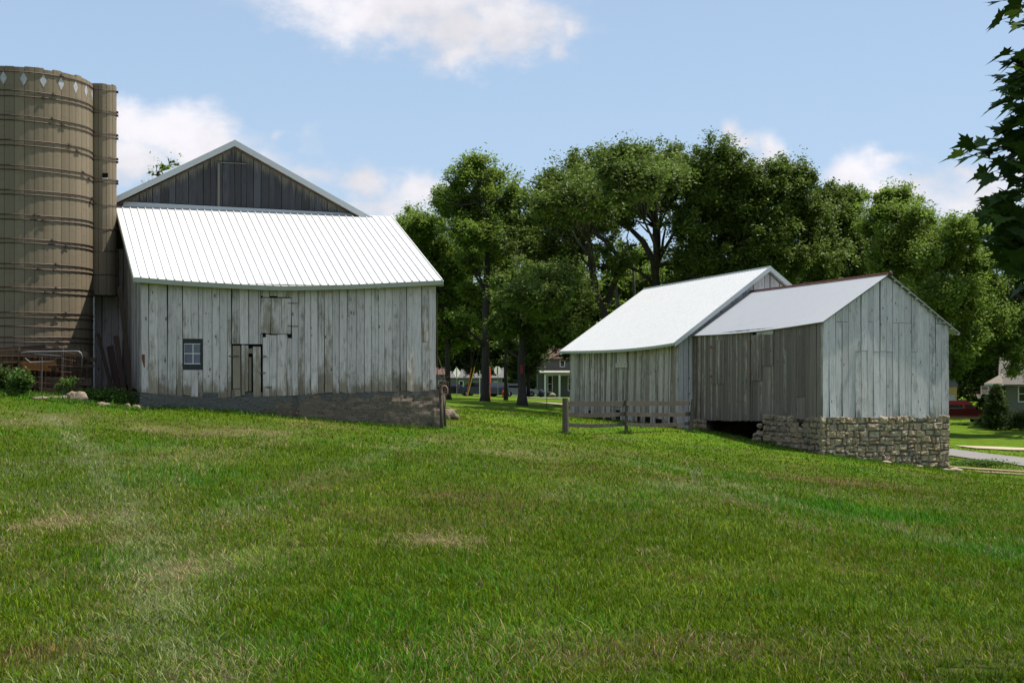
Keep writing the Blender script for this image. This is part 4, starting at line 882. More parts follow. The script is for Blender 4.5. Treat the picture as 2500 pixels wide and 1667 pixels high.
tree('oak_tree', 'dark oak on the left of the oak grove with two twisted bare trunks', 104, 1478, 1000, [(1478, 900), (1480, 780), (1462, 730), (1450, 670), (1448, 630), (1430, 560)],
     [(1335, 490, 50, 42), (1300, 510, 34, 28), (1390, 470, 55, 50), (1430, 420, 45, 42), (1440, 500, 60, 45), (1380, 545, 60, 34), (1300, 560, 40, 26), (1420, 395, 26, 20), (1345, 440, 26, 22), (1480, 560, 50, 36), (1250, 545, 30, 26), (1350, 600, 50, 22), (1400, 580, 50, 26), (1250, 580, 40, 24, 5), (1450, 610, 36, 20), (1440, 480, 70, 40, -18), (1400, 520, 60, 30, -14), (1440, 500, 66, 36, -26), (1335, 540, 50, 26, -24), (1380, 500, 60, 30, -30)], 'leaf_oak', 56000, .21, 104, GB, .27, (.55, 1.0), .6)  # blobs shifted towards the camera are extra crown, added to darken the ground
tree('oak_tree', 'big spreading oak with an open fork of dark limbs against the sky', 100, 1600, 1000, [(1603, 880), (1603, 760), (1600, 700), (1604, 655), (1606, 620), (1608, 560)],
     [(1480, 410, 50, 40), (1515, 385, 34, 28), (1560, 405, 45, 40), (1640, 385, 30, 32), (1640, 430, 60, 46), (1540, 470, 60, 48), (1600, 490, 60, 34), (1690, 440, 50, 50), (1480, 470, 50, 42), (1570, 372, 32, 20), (1530, 530, 40, 24), (1690, 510, 50, 40), (1500, 640, 40, 34), (1560, 440, 60, 40, -8), (1540, 470, 70, 40, -16), (1600, 440, 60, 36, -18), (1520, 450, 70, 40, -28)], 'leaf_oak', 64000, .21, 105, GB, .38, (.55, 1.0), .6)  # added near-side blobs, there to throw shade on the grass below
tree('oak_tree', 'widest oak of the grove rising straight behind the white-roofed shed', 97, 1690, 1000, [(1690, 860), (1692, 740), (1695, 650), (1705, 580), (1730, 520)],
     [(1720, 415, 50, 40), (1770, 400, 50, 38), (1740, 480, 70, 50), (1820, 430, 55, 42), (1800, 500, 70, 60), (1700, 560, 50, 50), (1770, 580, 80, 60), (1860, 480, 50, 50), (1700, 640, 50, 50), (1790, 650, 90, 45), (1850, 590, 80, 60), (1660, 700, 40, 30)], 'leaf_oak', 76000, .21, 106, GB, .42, (.6, 1.1), .6)
tree('oak_tree', 'right-hand oak of the grove sloping down behind the granary ridge', 99, 1900, 1010, [(1900, 860), (1905, 740), (1910, 640), (1920, 570)],
     [(1900, 425, 46, 32), (1930, 470, 50, 50), (1960, 445, 28, 26), (1975, 510, 36, 40), (1920, 550, 70, 56), (1870, 540, 60, 50), (1990, 580, 50, 50), (1930, 640, 90, 50), (2010, 650, 60, 50), (1860, 660, 60, 50)], 'leaf_oak', 62000, .21, 107, GB, .36, (.55, 1.05), .6)
tree('oak_tree', 'small rounded oak between the grove and the tall walnut behind the granary', 108, 2060, 1010, [(2060, 860), (2058, 720), (2052, 620), (2045, 540)],
     [(2020, 490, 32, 34), (2060, 485, 32, 28), (2085, 500, 24, 26), (2045, 545, 50, 40), (2095, 560, 30, 40), (2060, 620, 70, 50), (2110, 640, 40, 50), (2090, 700, 60, 40)], 'leaf_oak', 44000, .22, 108, GB, .28, (.5, .95), .6)
tree('walnut_tree', 'narrow upright walnut rising above the granary peak', 86, 2188, 1010, [(2188, 860), (2188, 720), (2186, 640), (2190, 580), (2186, 520)],
     [(2170, 490, 36, 26), (2195, 480, 26, 18), (2150, 520, 30, 26), (2200, 530, 42, 34), (2250, 530, 32, 30), (2140, 560, 34, 22), (2190, 590, 56, 40), (2255, 580, 34, 36), (2170, 640, 50, 40), (2230, 650, 50, 50), (2125, 545, 14, 10)], 'leaf_walnut', 46000, .20, 109, GB, .22, (.45, .85), .45)
tree('walnut_tree', 'leaning walnut with pale drooping foliage right of the granary peak', 84, 2290, 1030, [(2292, 900), (2298, 780), (2305, 700), (2295, 660), (2330, 600)],
     [(2330, 550, 26, 26), (2290, 590, 36, 30), (2350, 590, 46, 34), (2310, 640, 44, 40), (2390, 570, 30, 24), (2260, 640, 34, 34), (2370, 660, 50, 44), (2300, 720, 60, 40), (2345, 760, 60, 50), (2350, 830, 44, 40), (2335, 900, 22, 34), (2375, 540, 20, 16)], 'leaf_walnut', 56000, .20, 110, GB, .22, (.45, .85), .45)
tree('walnut_tree', 'broad tree at the right edge whose low branches hang over the cream house', 88, 2560, 1030, [(2555, 900), (2545, 780), (2520, 680), (2500, 600)],
     [(2440, 560, 40, 34), (2480, 550, 36, 36), (2430, 620, 50, 44), (2490, 640, 60, 50), (2420, 700, 60, 50), (2480, 730, 60, 60), (2420, 790, 56, 50), (2500, 810, 60, 50), (2440, 850, 50, 34), (2470, 895, 24, 34), (2390, 860, 30, 26), (2510, 880, 30, 26), (2540, 620, 60, 60), (2570, 740, 60, 80), (2660, 640, 80, 90, 6), (2640, 800, 70, 80, 8), (2700, 720, 60, 90, 14)], 'leaf_walnut', 72000, .20, 111, GB, .3, (.5, .95), .45)  # blobs past the right edge of view are added to shade the house
tree('leafy_tree', 'small treetop just peeking over the left slope of the big barn roof', 72, 400, 900, [(400, 700), (405, 560), (402, 440)], [(376, 424, 7, 4), (402, 410, 9, 6), (424, 399, 6, 4), (420, 470, 50, 30), (440, 540, 60, 50)], 'leaf_walnut', 9000, .16, 112, GB, .15, (.3, .7), .5)
# undergrowth: shorter trees in the shade below the tall ones
for i, (lab, Y, u, vb, bl) in enumerate([
        ('dim short tree between the tall walnut and the split-trunk tree', 122, 1235, 972, [(1235, 700, 60, 70), (1220, 780, 50, 50), (1250, 600, 50, 44), (1200, 610, 46, 40), (1265, 565, 36, 28), (1120, 640, 50, 50), (1310, 620, 60, 50), (1370, 640, 60, 50)]),
        ('low dark tree hugging the corner of the big barn roof', 126, 1040, 972, [(1030, 720, 60, 80), (1010, 640, 50, 60), (1060, 830, 60, 50)]),
        ('sunlit yellow-green tree seen between the bare oak trunks', 118, 1540, 1000, [(1540, 640, 50, 44), (1500, 720, 70, 60), (1580, 700, 50, 40), (1440, 720, 60, 60), (1420, 800, 60, 40), (1490, 800, 60, 50)]),
        ('shadowy tree filling the gap behind the shed ridge', 125, 1660, 1005, [(1650, 660, 44, 50), (1640, 740, 60, 50), (1720, 700, 60, 60), (1580, 760, 60, 50)]),
        ('dim leafy tree low behind the granary roof', 122, 1980, 1010, [(1960, 700, 90, 60), (1860, 720, 80, 50), (2060, 730, 80, 60), (1780, 730, 70, 40)]),
        ('shadowy low tree behind the granary gable', 112, 2200, 1020, [(2200, 720, 70, 60), (2130, 760, 50, 60), (2260, 760, 70, 70), (2290, 850, 60, 60)]),
        ('dark tree masking the far houses at the right edge', 128, 2440, 1020, [(2400, 740, 80, 70), (2470, 800, 70, 80), (2400, 850, 70, 50), (2540, 800, 60, 90), (2390, 910, 60, 40), (2350, 890, 40, 46), (2440, 930, 40, 30), (2352, 958, 46, 22, 6), (2400, 975, 44, 26, 5), (2380, 940, 40, 26, 6)]),
        ('dark leafy tree above the parked cars', 145, 1150, 964, [(1140, 830, 70, 50), (1200, 850, 60, 40), (1150, 888, 70, 22), (1100, 895, 36, 18), (1205, 902, 40, 14), (1160, 905, 30, 9), (1080, 850, 50, 40), (1250, 870, 50, 40), (1180, 760, 70, 50)]),
        ('dark tree between the parked cars and the grey porch house', 150, 1290, 966, [(1290, 880, 40, 50), (1320, 800, 60, 50), (1270, 915, 20, 22), (1360, 830, 50, 30), (1450, 800, 90, 60), (1420, 850, 50, 40)])]):  # last two blobs sit hidden behind the shed, added to shade the porch
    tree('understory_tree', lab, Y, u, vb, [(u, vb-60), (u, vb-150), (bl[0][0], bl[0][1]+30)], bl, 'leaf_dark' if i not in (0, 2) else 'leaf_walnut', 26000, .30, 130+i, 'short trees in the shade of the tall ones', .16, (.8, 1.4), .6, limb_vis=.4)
# extra bare trunks in the grove
for i, (lab, pts, Y, r_) in enumerate([('curved bare trunk farther left of the two in front of the sunlit foliage', [(1452, 1000), (1480, 800), (1475, 760), (1452, 710), (1442, 655), (1438, 620), (1410, 590)], 99, .26),
                                       ('straight bare trunk just right of the curved one', [(1512, 1000), (1510, 800), (1507, 730), (1500, 670), (1490, 620), (1470, 570)], 101, .15),
                                       ('thin grey trunk third along from the curved one', [(1550, 1000), (1551, 800), (1548, 700), (1545, 640), (1530, 580)], 103, .13)]):
    base = W(*pts[0], Y); base[2] = g1(base[0], base[1]); th = Thing('tree_trunk', lab, 'tree', base, 'bare trunks in the oak grove'); m = MB(); q = [W(u, v, Y) for u, v in pts]; q[0] = base-np.array((0, 0, .2)); m.tube(q, [r_*(1.2-.9*k/(len(q)-1)) for k in range(len(q))], 9)
    th.part('trunk', m, M['limb' if i else 'bark'], smooth=True); rr = random.Random(i)
    for k in range(5):
        a = q[2+k % (len(q)-2)]; b = a+np.array((rr.uniform(-1.6, 1.6), rr.uniform(-.5, .5), rr.uniform(.5, 1.6))); m = MB(); m.tube([a, (a+b)/2+np.array((0, 0, .25)), b], [r_*.35, r_*.22, .02], 5); th.part('branch', m, M['limb'], smooth=True)
    
# open limbs of the big oak (sky window)
m = MB(); rr = random.Random(3)
for pts, r_ in (([(1603, 700), (1596, 640), (1570, 590), (1540, 560), (1500, 540)], .30), ([(1604, 655), (1600, 600), (1598, 560), (1600, 520), (1612, 480)], .22), ([(1606, 640), (1622, 610), (1645, 570), (1655, 540)], .17), ([(1616, 620), (1618, 590), (1624, 560), (1626, 530)], .12),
                ([(1600, 580), (1580, 565), (1556, 540)], .09), ([(1606, 650), (1640, 640), (1690, 690), (1730, 760)], .2), ([(1622, 615), (1650, 605), (1668, 618)], .06), ([(1640, 600), (1655, 612), (1664, 606)], .04), ([(1480, 740), (1520, 640), (1480, 590), (1420, 545), (1370, 520)], .24), ([(1625, 545), (1650, 545), (1690, 570)], .10)):
    q = [W(u, v, 99.5+rr.uniform(-.3, .3)) for u, v in pts]; m.tube(q, [r_*(1-.6*k/(len(q)-1)) for k in range(len(q))], 7)
for o in list(COL.objects):
    if o.get('label', '').startswith('big spreading oak'): ob = m.build('limbs', M['bark'], o, o.location, True)
# far wood
def far_wood():
    rs = np.random.RandomState(9); C = []; T = []
    for k in range(900):
        x = rs.uniform(-24, 90); y = rs.uniform(200, 212); h = 12+7*fbm(np.array([x/14.]), np.array([3.]), 3)[0]; z0 = g1(x, y); r = rs.uniform(1.8, 3.4); zz = z0+rs.uniform(0, 1)**.9*h; nl = 170
        p = rs.normal(0, 1, (nl, 3)); p /= np.linalg.norm(p, axis=1)[:, None]; p *= (r*rs.rand(nl)**.4)[:, None]; C.append(np.array((x, y, zz))+p); T.append(np.full(nl, rs.rand()))
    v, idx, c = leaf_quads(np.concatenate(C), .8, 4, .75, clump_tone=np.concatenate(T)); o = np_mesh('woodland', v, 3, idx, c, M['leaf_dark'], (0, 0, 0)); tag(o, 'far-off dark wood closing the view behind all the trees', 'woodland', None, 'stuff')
far_wood()

# ---- foreground maple at the right edge
def maple():
    rs = np.random.RandomState(3); rr = random.Random(12); base = np.array((6.1, 8.2, g1(6.1, 8.2))); th = Thing('maple_tree', 'maple at the right edge close to the viewer with dark lobed leaves on drooping twigs', 'tree', base)
    OUT = [(0, -.02), (.10, .02), (.32, -.10), (.30, .06), (.52, .08), (.40, .20), (.62, .42), (.40, .38), (.34, .50), (.22, .44), (.20, .62), (.10, .60), (0, 1.0)]
    OUT = OUT+[(-x, y) for x, y in OUT[-2:0:-1]]; n = len(OUT); oc = np.array(OUT)*1.0; oc[:, 1] -= .0
    V, I, Cc = [], [], []
    def leaf(c, sz, az, droop, roll, keep=False):
        h = c[2]; xs_, ys_ = c[0]-.99*h/2.14, c[1]-.139*h/2.14
        if not keep and ys_ > 6.75 and xs_ < .43*ys_: return
        d = np.array((math.cos(az)*math.cos(droop), math.sin(az)*math.cos(droop), -math.sin(droop))); s = np.cross(d, (0, 0, 1.)); s /= np.linalg.norm(s); nn = np.cross(s, d); s, nn = s*math.cos(roll)+nn*math.sin(roll), nn*math.cos(roll)-s*math.sin(roll)
        b = len(V); t = rs.rand(); ctr = c+d*sz*.25; V.append(ctr); Cc.append((t, rs.rand()*.4, 0))
        for x, y in oc: V.append(c+s*x*sz*1.12+d*y*sz*.85+nn*(abs(x)*.22-.18*(y**2))*sz*(.5+t)); Cc.append((t, rs.rand()*.4, 0))
        for k in range(n): I.append((b, b+1+k, b+1+(k+1) % n))
    tips = [(2436, 49), (2485, 16), (2446, 2), (2491, 61), (2454, 135), (2495, 135), (2462, 184), (2466, 204), (2480, 216), (2446, 245), (2462, 250), (2479, 237), (2475, 278), (2446, 318), (2462, 312), (2479, 302), (2368, 351), (2401, 355), (2430, 351), (2462, 343), (2344, 376), (2372, 380), (2413, 378), (2446, 388), (2479, 376),
            (2425, 404), (2401, 425), (2425, 433), (2458, 400), (2479, 433), (2492, 405), (2450, 486), (2432, 515), (2462, 531), (2483, 490), (2413, 522), (2492, 540), (2462, 584), (2483, 572), (2454, 600), (2483, 620), (2495, 655), (2474, 640), (2497, 510), (2498, 330), (2497, 190), (2498, 260), (2497, 460), (2497, 590), (2440, 560), (2470, 555), (2448, 540), (2492, 700)]
    tw = MB(); spine = [W(2620, 60+v, 6.85) for v in (-260, -100, 60, 200, 330, 480, 620)]
    for k, (u, v) in enumerate(tips):
        Y = 6.85+rr.uniform(-.25, .25); c = W(u+10, v, Y); az = math.pi+rr.uniform(-.7, .7); dr = rr.uniform(.0, .55) if v < 450 else rr.uniform(.1, .7)
        leaf(c, rr.uniform(.13, .175), az, dr, rr.uniform(-.5, .5), True); j = min(range(len(spine)), key=lambda i: np.linalg.norm(spine[i]-c-np.array((.2, 0, .05)))); tw.tube([c, c+np.array((.07, 0, .025)), (c+spine[j])/2+np.array((0, 0, .04)), spine[j]], [.0014, .0018, .003, .006], 4, False)
        for q in range(2): leaf(c+np.array((rr.uniform(.06, .3), rr.uniform(-.25, .25), rr.uniform(-.05, .07))), rr.uniform(.12, .18), rr.uniform(0, 6.28), rr.uniform(.1, .8), rr.uniform(-.6, .6))
    tw.tube(spine, [.02, .018, .015, .013, .011, .008, .005], 6)
    for u, v, v2_ in ((2380, 352, 350), (2360, 376, 380), (2440, 440, 430), (2455, 520, 500)): tw.tube([W(u, v, 6.85), W(u+60, v2_+8, 6.85), W(2560, v2_+30, 6.85), W(2640, v2_+60, 6.85)], [.0015, .003, .005, .008], 5, False)
    for k in range(90):
        f = rr.random(); v = 470+190*f; leaf(W(rr.uniform(2450-25*(f < .7), 2515), v, rr.uniform(6.4, 7.1)), rr.uniform(.11, .16), rr.uniform(0, 6.28), rr.uniform(0, .7), rr.uniform(-.3, .3), True)
    for k in range(60): leaf(W(rr.uniform(2478, 2530), rr.uniform(120, 480), rr.uniform(6.4, 7.1)), rr.uniform(.11, .16), rr.uniform(0, 6.28), rr.uniform(0, .4), rr.uniform(-.3, .3), True)
    for k in range(2600):
        u = rr.uniform(2510, 3300); v = rr.uniform(-1200, 760); c = W(u, v, rr.uniform(5.8, 9.4))
        if v > 300 and u < 2560 and rr.random() < .5: continue
        leaf(c, rr.uniform(.10, .16), rr.uniform(0, 6.28), rr.uniform(.05, .8), rr.uniform(-.6, .6))
    for k in range(700):
        u = rr.uniform(2440, 2700); v = rr.uniform(-900, -90); leaf(W(u, v, rr.uniform(6.6, 8.8)), rr.uniform(.10, .16), rr.uniform(0, 6.28), rr.uniform(.05, .8), rr.uniform(-.6, .6))
    tr_ = [base-np.array((0, 0, .2)), base+np.array((0, 0, 1.2)), base+np.array((-.1, -.1, 2.6)), base+np.array((-.2, -.2, 4.5)), base+np.array((0, -.2, 6))]; tw.tube(tr_, [.24, .19, .16, .11, .05], 10)
    for k in range(14):
        a = tr_[1+k % 3]+np.array((0, 0, rr.uniform(0, 1))); b = W(rr.uniform(2540, 3000), rr.uniform(-900, 450), rr.uniform(6.6, 8.8)); tw.tube([a, (a+b)/2+np.array((0, 0, .3)), b], [.05, .03, .01], 5, False)
    th.part('trunk', tw, M['bark'], smooth=True)
    o = np_mesh('crown', np.array(V), 3, np.array(I).ravel(), np.array(Cc), M['leaf_maple'], base); o.parent = th.o
maple()

# ================================================================= GRASS
def inside(x, y, P0, a, b, s0, s1, t0, t1):
    dx, dy = x-P0[0], y-P0[1]; s = dx*a[0]+dy*a[1]; t = dx*b[0]+dy*b[1]; return (s > s0) & (s < s1) & (t > t0) & (t < t1)
def free(x, y):
    bad = inside(x, y, L0, G, NB, -.05, WL+.05, -.03, 22)|inside(x, y, L0+NB*DP, G, NB, slf, srt, -.03, 20)|(np.hypot(x-SC[0], y-SC[1]) < SR+.02)|inside(x, y, A0, g2, n2, -.02, S_G+.02, -.08, S_L)|inside(x, y, C0, g2, n2, -.02, W2, -.03, L2)
    c = np.array((x-R0[0], y-R0[1])); perp = np.abs(c[0]*RD[1]-c[1]*RD[0]); bad |= (perp < 2.6)&((c[0]*RD[0]+c[1]*RD[1]) < 52)
    bad |= (np.abs(y-54.9) < .35)&(x > 16.6)&(x < 30)&(RN.rand(len(x)) < .8); bad |= (np.abs(y-74.6) < 1.2)&(x > 24)
    return ~bad
def blades(n, y0, y1, seed, seg, wpow, lmul, wbase, xspread=.42, kexp=2.0, colfn=None, region=None):
    rs = np.random.RandomState(seed)
    if region is None:
        t = rs.rand(n); y = y0*(y1/y0)**t if kexp == 2.0 else (y0**(2-kexp)+t*(y1**(2-kexp)-y0**(2-kexp)))**(1/(2-kexp)); x = rs.uniform(-xspread, xspread, n)*y
    else: x, y = region(rs, n)
    ok = free(x, y); x, y = x[ok], y[ok]
    wk, n1, n3 = lawn_weights(x, y); n = len(x)
    cl = fbm(x/.22, y/.22, 90, 2); keep = rs.rand(n) < np.clip(cl*1.5+.1, .25, 1); x, y, wk, n1, n3, cl = x[keep], y[keep], wk[keep], n1[keep], n3[keep], cl[keep]; n = len(x); z = gz(x, y)-.006
    L = rs.lognormal(math.log(.050), .32, n)*lmul*(.7+.7*cl)*(1-.35*wk[:, 0]-.2*wk[:, 3]+.35*wk[:, 1]); w = wbase*(.6+.8*rs.rand(n))*(y/7.)**wpow
    az = rs.rand(n)*2*np.pi; az = np.where(rs.rand(n) < .45, rs.normal(.9, .9, n)+2.5*n1, az); lean = np.abs(rs.normal(.55, .4, n))+.5*wk[:, 0]+.35*wk[:, 4]
    # colour
    c = np.tile(BASE, (n, 1))*(.55+.9*rs.rand(n))[:, None]; c[:, 0] *= (.75+.7*rs.rand(n)); pick = rs.rand(n); 
    for k in (1, 2, 4, 3, 0):
        s = rs.rand(n) < wk[:, k]*.85; c[s] = KC[k]*(.6+.8*rs.rand(s.sum()))[:, None]
    dry = rs.rand(n) < .025; c[dry] = np.array((.27, .22, .11))*(.6+.7*rs.rand(dry.sum()))[:, None]
    pal = rs.rand(n) < .03; c[pal] = np.array((.15, .21, .09))*(.7+.6*rs.rand(pal.sum()))[:, None]
    if colfn is not None: c = colfn(c, rs)
    d = np.c_[np.cos(az), np.sin(az), np.zeros(n)]; sd = np.c_[-np.sin(az), np.cos(az), np.zeros(n)]; tw = rs.normal(0, .8, n); sd = sd*np.cos(tw)[:, None]+d*np.sin(tw)[:, None]
    P = np.c_[x, y, z]; fs = np.linspace(0, 1, seg+1); nv = 2*seg+1; V = np.empty((n, nv, 3)); Cc = np.empty((n, nv, 3))
    for i, f in enumerate(fs):
        hgt = f*(1-.35*np.minimum(lean, 1.4)*f*.7); q = P+d*(L*lean*f**1.8)[:, None]; q[:, 2] += L*hgt
        sh = (.50+.55*f)
        if i < seg: ww = (w*(1-.35*f)*.5)[:, None]; V[:, 2*i] = q-sd*ww; V[:, 2*i+1] = q+sd*ww; Cc[:, 2*i] = c; Cc[:, 2*i+1] = c
        else: V[:, 2*i] = q; Cc[:, 2*i] = c
    tri = []
    for i in range(seg-1): a = 2*i; tri += [(a, a+1, a+3), (a, a+3, a+2)]
    a = 2*(seg-1); tri.append((a, a+1, a+2)); tri = np.array(tri).ravel(); idx = (np.arange(n)[:, None]*nv+tri[None, :]).ravel()
    return V.reshape(-1, 3), idx, Cc.reshape(-1, 3)
def merge(parts):
    V, I, C = [], [], []; o = 0
    for v, i, c in parts: V.append(v); I.append(i+o); C.append(c); o += len(v)
    return np.concatenate(V), np.concatenate(I), np.concatenate(C)
lawn = merge([blades(225000, 6.2, 15, 1, 3, .35, .92, .0056), blades(150000, 13, 30, 2, 2, .75, 1.05, .0055), blades(150000, 27, 62, 3, 1, 1.0, 1.0, .0062, kexp=1.6), blades(26000, 58, 76, 4, 1, 1.1, .9, .0065, kexp=1.5), blades(1600, 6.5, 26, 5, 3, .3, 1.7, .0070)])
o = np_mesh('grass', *(lawn[0], 3, lawn[1], lawn[2]), M['blade'], (0, 0, 0)); tag(o, 'patchy mown grass with straw and lush green patches covering the slope', 'grass', None, 'stuff')
# taller weeds round the silo and wall feet
def reg_weed(rs, n):
    u = rs.uniform(-60, 345, n); Y = rs.uniform(35.2, 39.2, n)+.6*np.sin(u*.03)+1.4*fbm(u/40., u*0., 5, 3); ok = rs.rand(n) < .9; return (u-1250)/F*Y, Y
def reg_wall(rs, n):
    k = rs.rand(n); s = rs.rand(n); x = np.empty(n); y = np.empty(n); a = k < .42; t = rs.exponential(.10, n)+.05
    p = L0+np.outer(s*WL, G)+np.outer(t, NF); q = A0+np.outer(s*S_G, g2)-np.outer(t, n2); r = A0+np.outer(s*S_L, n2)+np.outer(t+.05, nl); e = C0+np.outer(s*L2, n2)+np.outer(t, nl)
    sel = np.digitize(k, [.4, .62, .82]); out = np.choose(sel[:, None], [p, q, r, e]); return out[:, 0], out[:, 1]
def reg_post(rs, n):
    c = np.array([(t[0], t[1]) for t, b in PB]); i = rs.randint(0, 3, n); return c[i, 0]+rs.normal(0, .12, n), c[i, 1]+rs.normal(0, .12, n)
green = lambda c, rs: np.where(rs.rand(len(c), 1) < .8, np.array((.07, .15, .02))*(.6+.9*rs.rand(len(c), 1)), c)
wd = merge([blades(20000, 0, 0, 21, 3, .45, 1.6, .009, region=reg_weed, colfn=green), blades(16000, 0, 0, 22, 2, .4, 1.7, .010, region=reg_wall, colfn=green), blades(900, 0, 0, 23, 2, .4, 1.8, .010, region=reg_post, colfn=green)])
o = np_mesh('weeds', wd[0], 3, wd[1], wd[2], M['blade'], (0, 0, 0)); tag(o, 'longer uncut weeds along the silo pen and the foot of the walls', 'weeds', None, 'stuff')
# straw-coloured seed stalks in the middle of the lawn
m = MB(); rr = random.Random(8); x, y = gpix(1702, 1178); z = g1(x, y)
for k in range(9):
    a = np.array((x+rr.uniform(-.12, .12), y+rr.uniform(-.1, .1), z)); h = rr.uniform(.18, .42); l = rr.uniform(-.5, .5); m.tube([a, a+np.array((l*h*.3, 0, h*.6)), a+np.array((l*h, 0, h))], [.0035, .003, .0015], 4)
    m.tube([a+np.array((l*h*.8, 0, h*.8)), a+np.array((l*h*1.15, 0, h*1.05))], [.007, .002], 4)
single('dry_stalks', m, plain('dry_straw', (.42, .38, .24), .8, .2, 0, .2), 'tuft of tall pale dry stalks standing in the lawn before the granary', 'plant', (x, y, z))

# ================================================================= CLUTTER BY THE SILO
def gp(u, Y, dz=0): x = (u-1250)/F*Y; return np.array((x, Y, g1(x, Y)+dz))
pen = Thing('wire_pen', 'rusty welded wire pen full of old boards in front of the silo', 'pen', gp(100, 38.0))
pl = [(-70, 37.6, 853), (45, 38.1, 853), (150, 37.9, 857), (214, 38.6, 866), (205, 40.2, 868)]
for i in range(len(pl)-1):
    (ua, Ya, va), (ub, Yb, vb_) = pl[i], pl[i+1]; a = gp(ua, Ya, -.05); b = gp(ub, Yb, -.05); ta = W(ua, va, Ya); tb = W(ub, vb_, Yb); L_ = np.linalg.norm(tb-ta); m = MB(); nvv = max(3, int(L_/.14)); rr = random.Random(i)
    for k in range(nvv+1):
        f = k/nvv; lo = a+(b-a)*f; hi = ta+(tb-ta)*f; j = np.array((rr.uniform(-.02, .02), rr.uniform(-.03, .03), 0)); m.tube([lo, (lo+hi)/2+j, hi], .0042, 4, False)
    for k in range(9):
        f = k/8; f = f**1.2; lo = a+(ta-a)*f; hi = b+(tb-b)*f; md = (lo+hi)/2+np.array((0, rr.uniform(-.05, .05), rr.uniform(-.03, .02))); m.tube([lo, md, hi], .0046, 4, False)
    pen.part('wire_panel', m, M['wire'])
for (u, Y, v, r_) in ((45, 38.15, 848, .03), (100, 38.1, 870, .035), (152, 38.0, 850, .028)):
    m = MB(); m.tube([gp(u, Y, -.1), W(u+2, v, Y)], [r_, r_*.8], 7); pen.part('post', m, M['fence_wood'])
m = MB(); m.beam(W(214, 868, 38.7), gp(196, 38.7, .0), .18, .05, (0, 1, 0)); pen.part('leaning_post', m, M['scrap_wood'])
gt = Thing('tube_gate', 'bent galvanised tube gate lying against the wire pen', 'gate', gp(120, 38.35))
m = MB(); Yg = 37.85
m.tube([W(52, 861, Yg), W(70, 858.5, Yg), W(120, 858, Yg), W(180, 857, Yg), W(192, 857.5, Yg), W(198, 862, Yg), W(201, 870, Yg), W(198, 935, Yg+.75)], .0145, 8)
gt.part('frame', m, M['steel'], smooth=True)
m = MB(); m.tube([W(61, 874, Yg), W(74, 884.5, Yg), W(124, 882.5, Yg), W(150, 869, Yg), W(84, 864, Yg)], .014, 7); gt.part('rails', m, M['steel'], smooth=True)
rr = random.Random(77)
for k in range(48):
    Y = rr.uniform(38.2, 39.0); u = rr.uniform(-40, 165); l = rr.uniform(.5, 1.3); z = g1((u-1250)/F*Y, Y)+.04+(k/48)*1.12; a = np.array(((u-1250)/F*Y, Y, z)); tilt = rr.uniform(-.12, .12); ya = rr.uniform(-.3, .3)
    d = np.array((math.cos(ya), math.sin(ya), tilt)); m = MB(); m.beam(a-d*l, a+d*l, rr.uniform(.03, .09), rr.uniform(.06, .2), col=(rr.random(), rr.random(), .4))
    if math.hypot(a[0]-SC[0], a[1]-SC[1]) < SR+.1: continue
    single('scrap_board', m, M['scrap_wood'], 'old brown board in the heap behind the rusty wire pen', 'board', a, 'old boards heaped in the wire pen')
m = MB(); a = W(95, 892, 38.25); m.box(a, (.5, 0, 0), (0, .02, 0), (-.05, 0, .13)); single('metal_sheet', m, plain('orange_rusted_sheet', (.28, .11, .03), .8, .2, .1, .6), 'rusty orange sheet leaning among the boards in the pen', 'metal sheet', a)
for lab, (ua, va, ub, Y, wd_) in (('long dark board leaning from the left under the silo chute', (239, 815, 276, 41.2, .10)), ('tallest leaning plank right beside the barn side wall', (293, 700, 322, 40.6, .14)), ('second leaning plank close to the barn side wall', (283, 820, 305, 40.9, .16)), ('short wide plank propped at the barn wall under the chute', (268, 845, 290, 41.4, .2))):
    t_ = W(ua, va, Y+.3); b = gp(ub, Y-.2); m = MB(); m.beam(b, t_, wd_, .03, (0, 1, 0), col=(.5, .8, .4)); single('leaning_board', m, M['scrap_wood'], lab, 'board', b, 'boards leaning in the gap between silo and barn')
def plant(name, lab, c, r, n, sz, seed, mat='leaf_weed', grp=None, cat='plant', asp=.6):
    rs = np.random.RandomState(seed); th = Thing(name, lab, cat, c, grp); C = []; T = []; m = MB()
    for k in range(max(5, n//120)):
        q = rs.normal(0, .5, 3)*np.array((r[0], r[1], 0)); top = np.array((c[0], c[1], c[2]))+q+np.array((0, 0, r[2]*2*rs.uniform(.4, .95))); m.tube([np.array(c)+q*.3, (np.array(c)+top)/2+q*.3, top], [.012, .008, .003], 4)
        nl = n//max(5, n//120); p = rs.normal(0, 1, (nl, 3))*np.array(r)*np.array((.32, .32, .36)); p = top+p; p[:, 2] = np.maximum(p[:, 2], c[2]+.02); C.append(p); T.append(np.full(nl, rs.rand()))
    th.part('stems', m, M['fence_wood'] if False else plain('green_stem', (.08, .11, .03), .7)); v, idx, cc = leaf_quads(np.concatenate(C), sz, seed, asp, clump_tone=np.concatenate(T)); o = np_mesh('leaves', v, 3, idx, cc, M[mat], c); o.parent = th.o
plant('weed_bush', 'bright green weedy bush in front of the wire pen', gp(50, 36.8), (.26, .2, .30), 1500, .085, 1, grp='bushes by the wire pen')
plant('weed_bush', 'dark bushy weeds at the far left edge before the pen', gp(-2, 37.2), (.42, .3, .28), 1800, .08, 2, 'leaf_dark', 'bushes by the wire pen')
plant('weed_bush', 'small lone sprig of leaves low against the right part of the pen', gp(155, 37.3, .12), (.26, .15, .2), 420, .08, 3, grp='bushes by the wire pen')
plant('weed_bush', 'low green weeds in the shade between silo and barn', gp(255, 37.8), (.9, .4, .16), 2600, .07, 4, grp='bushes by the wire pen')
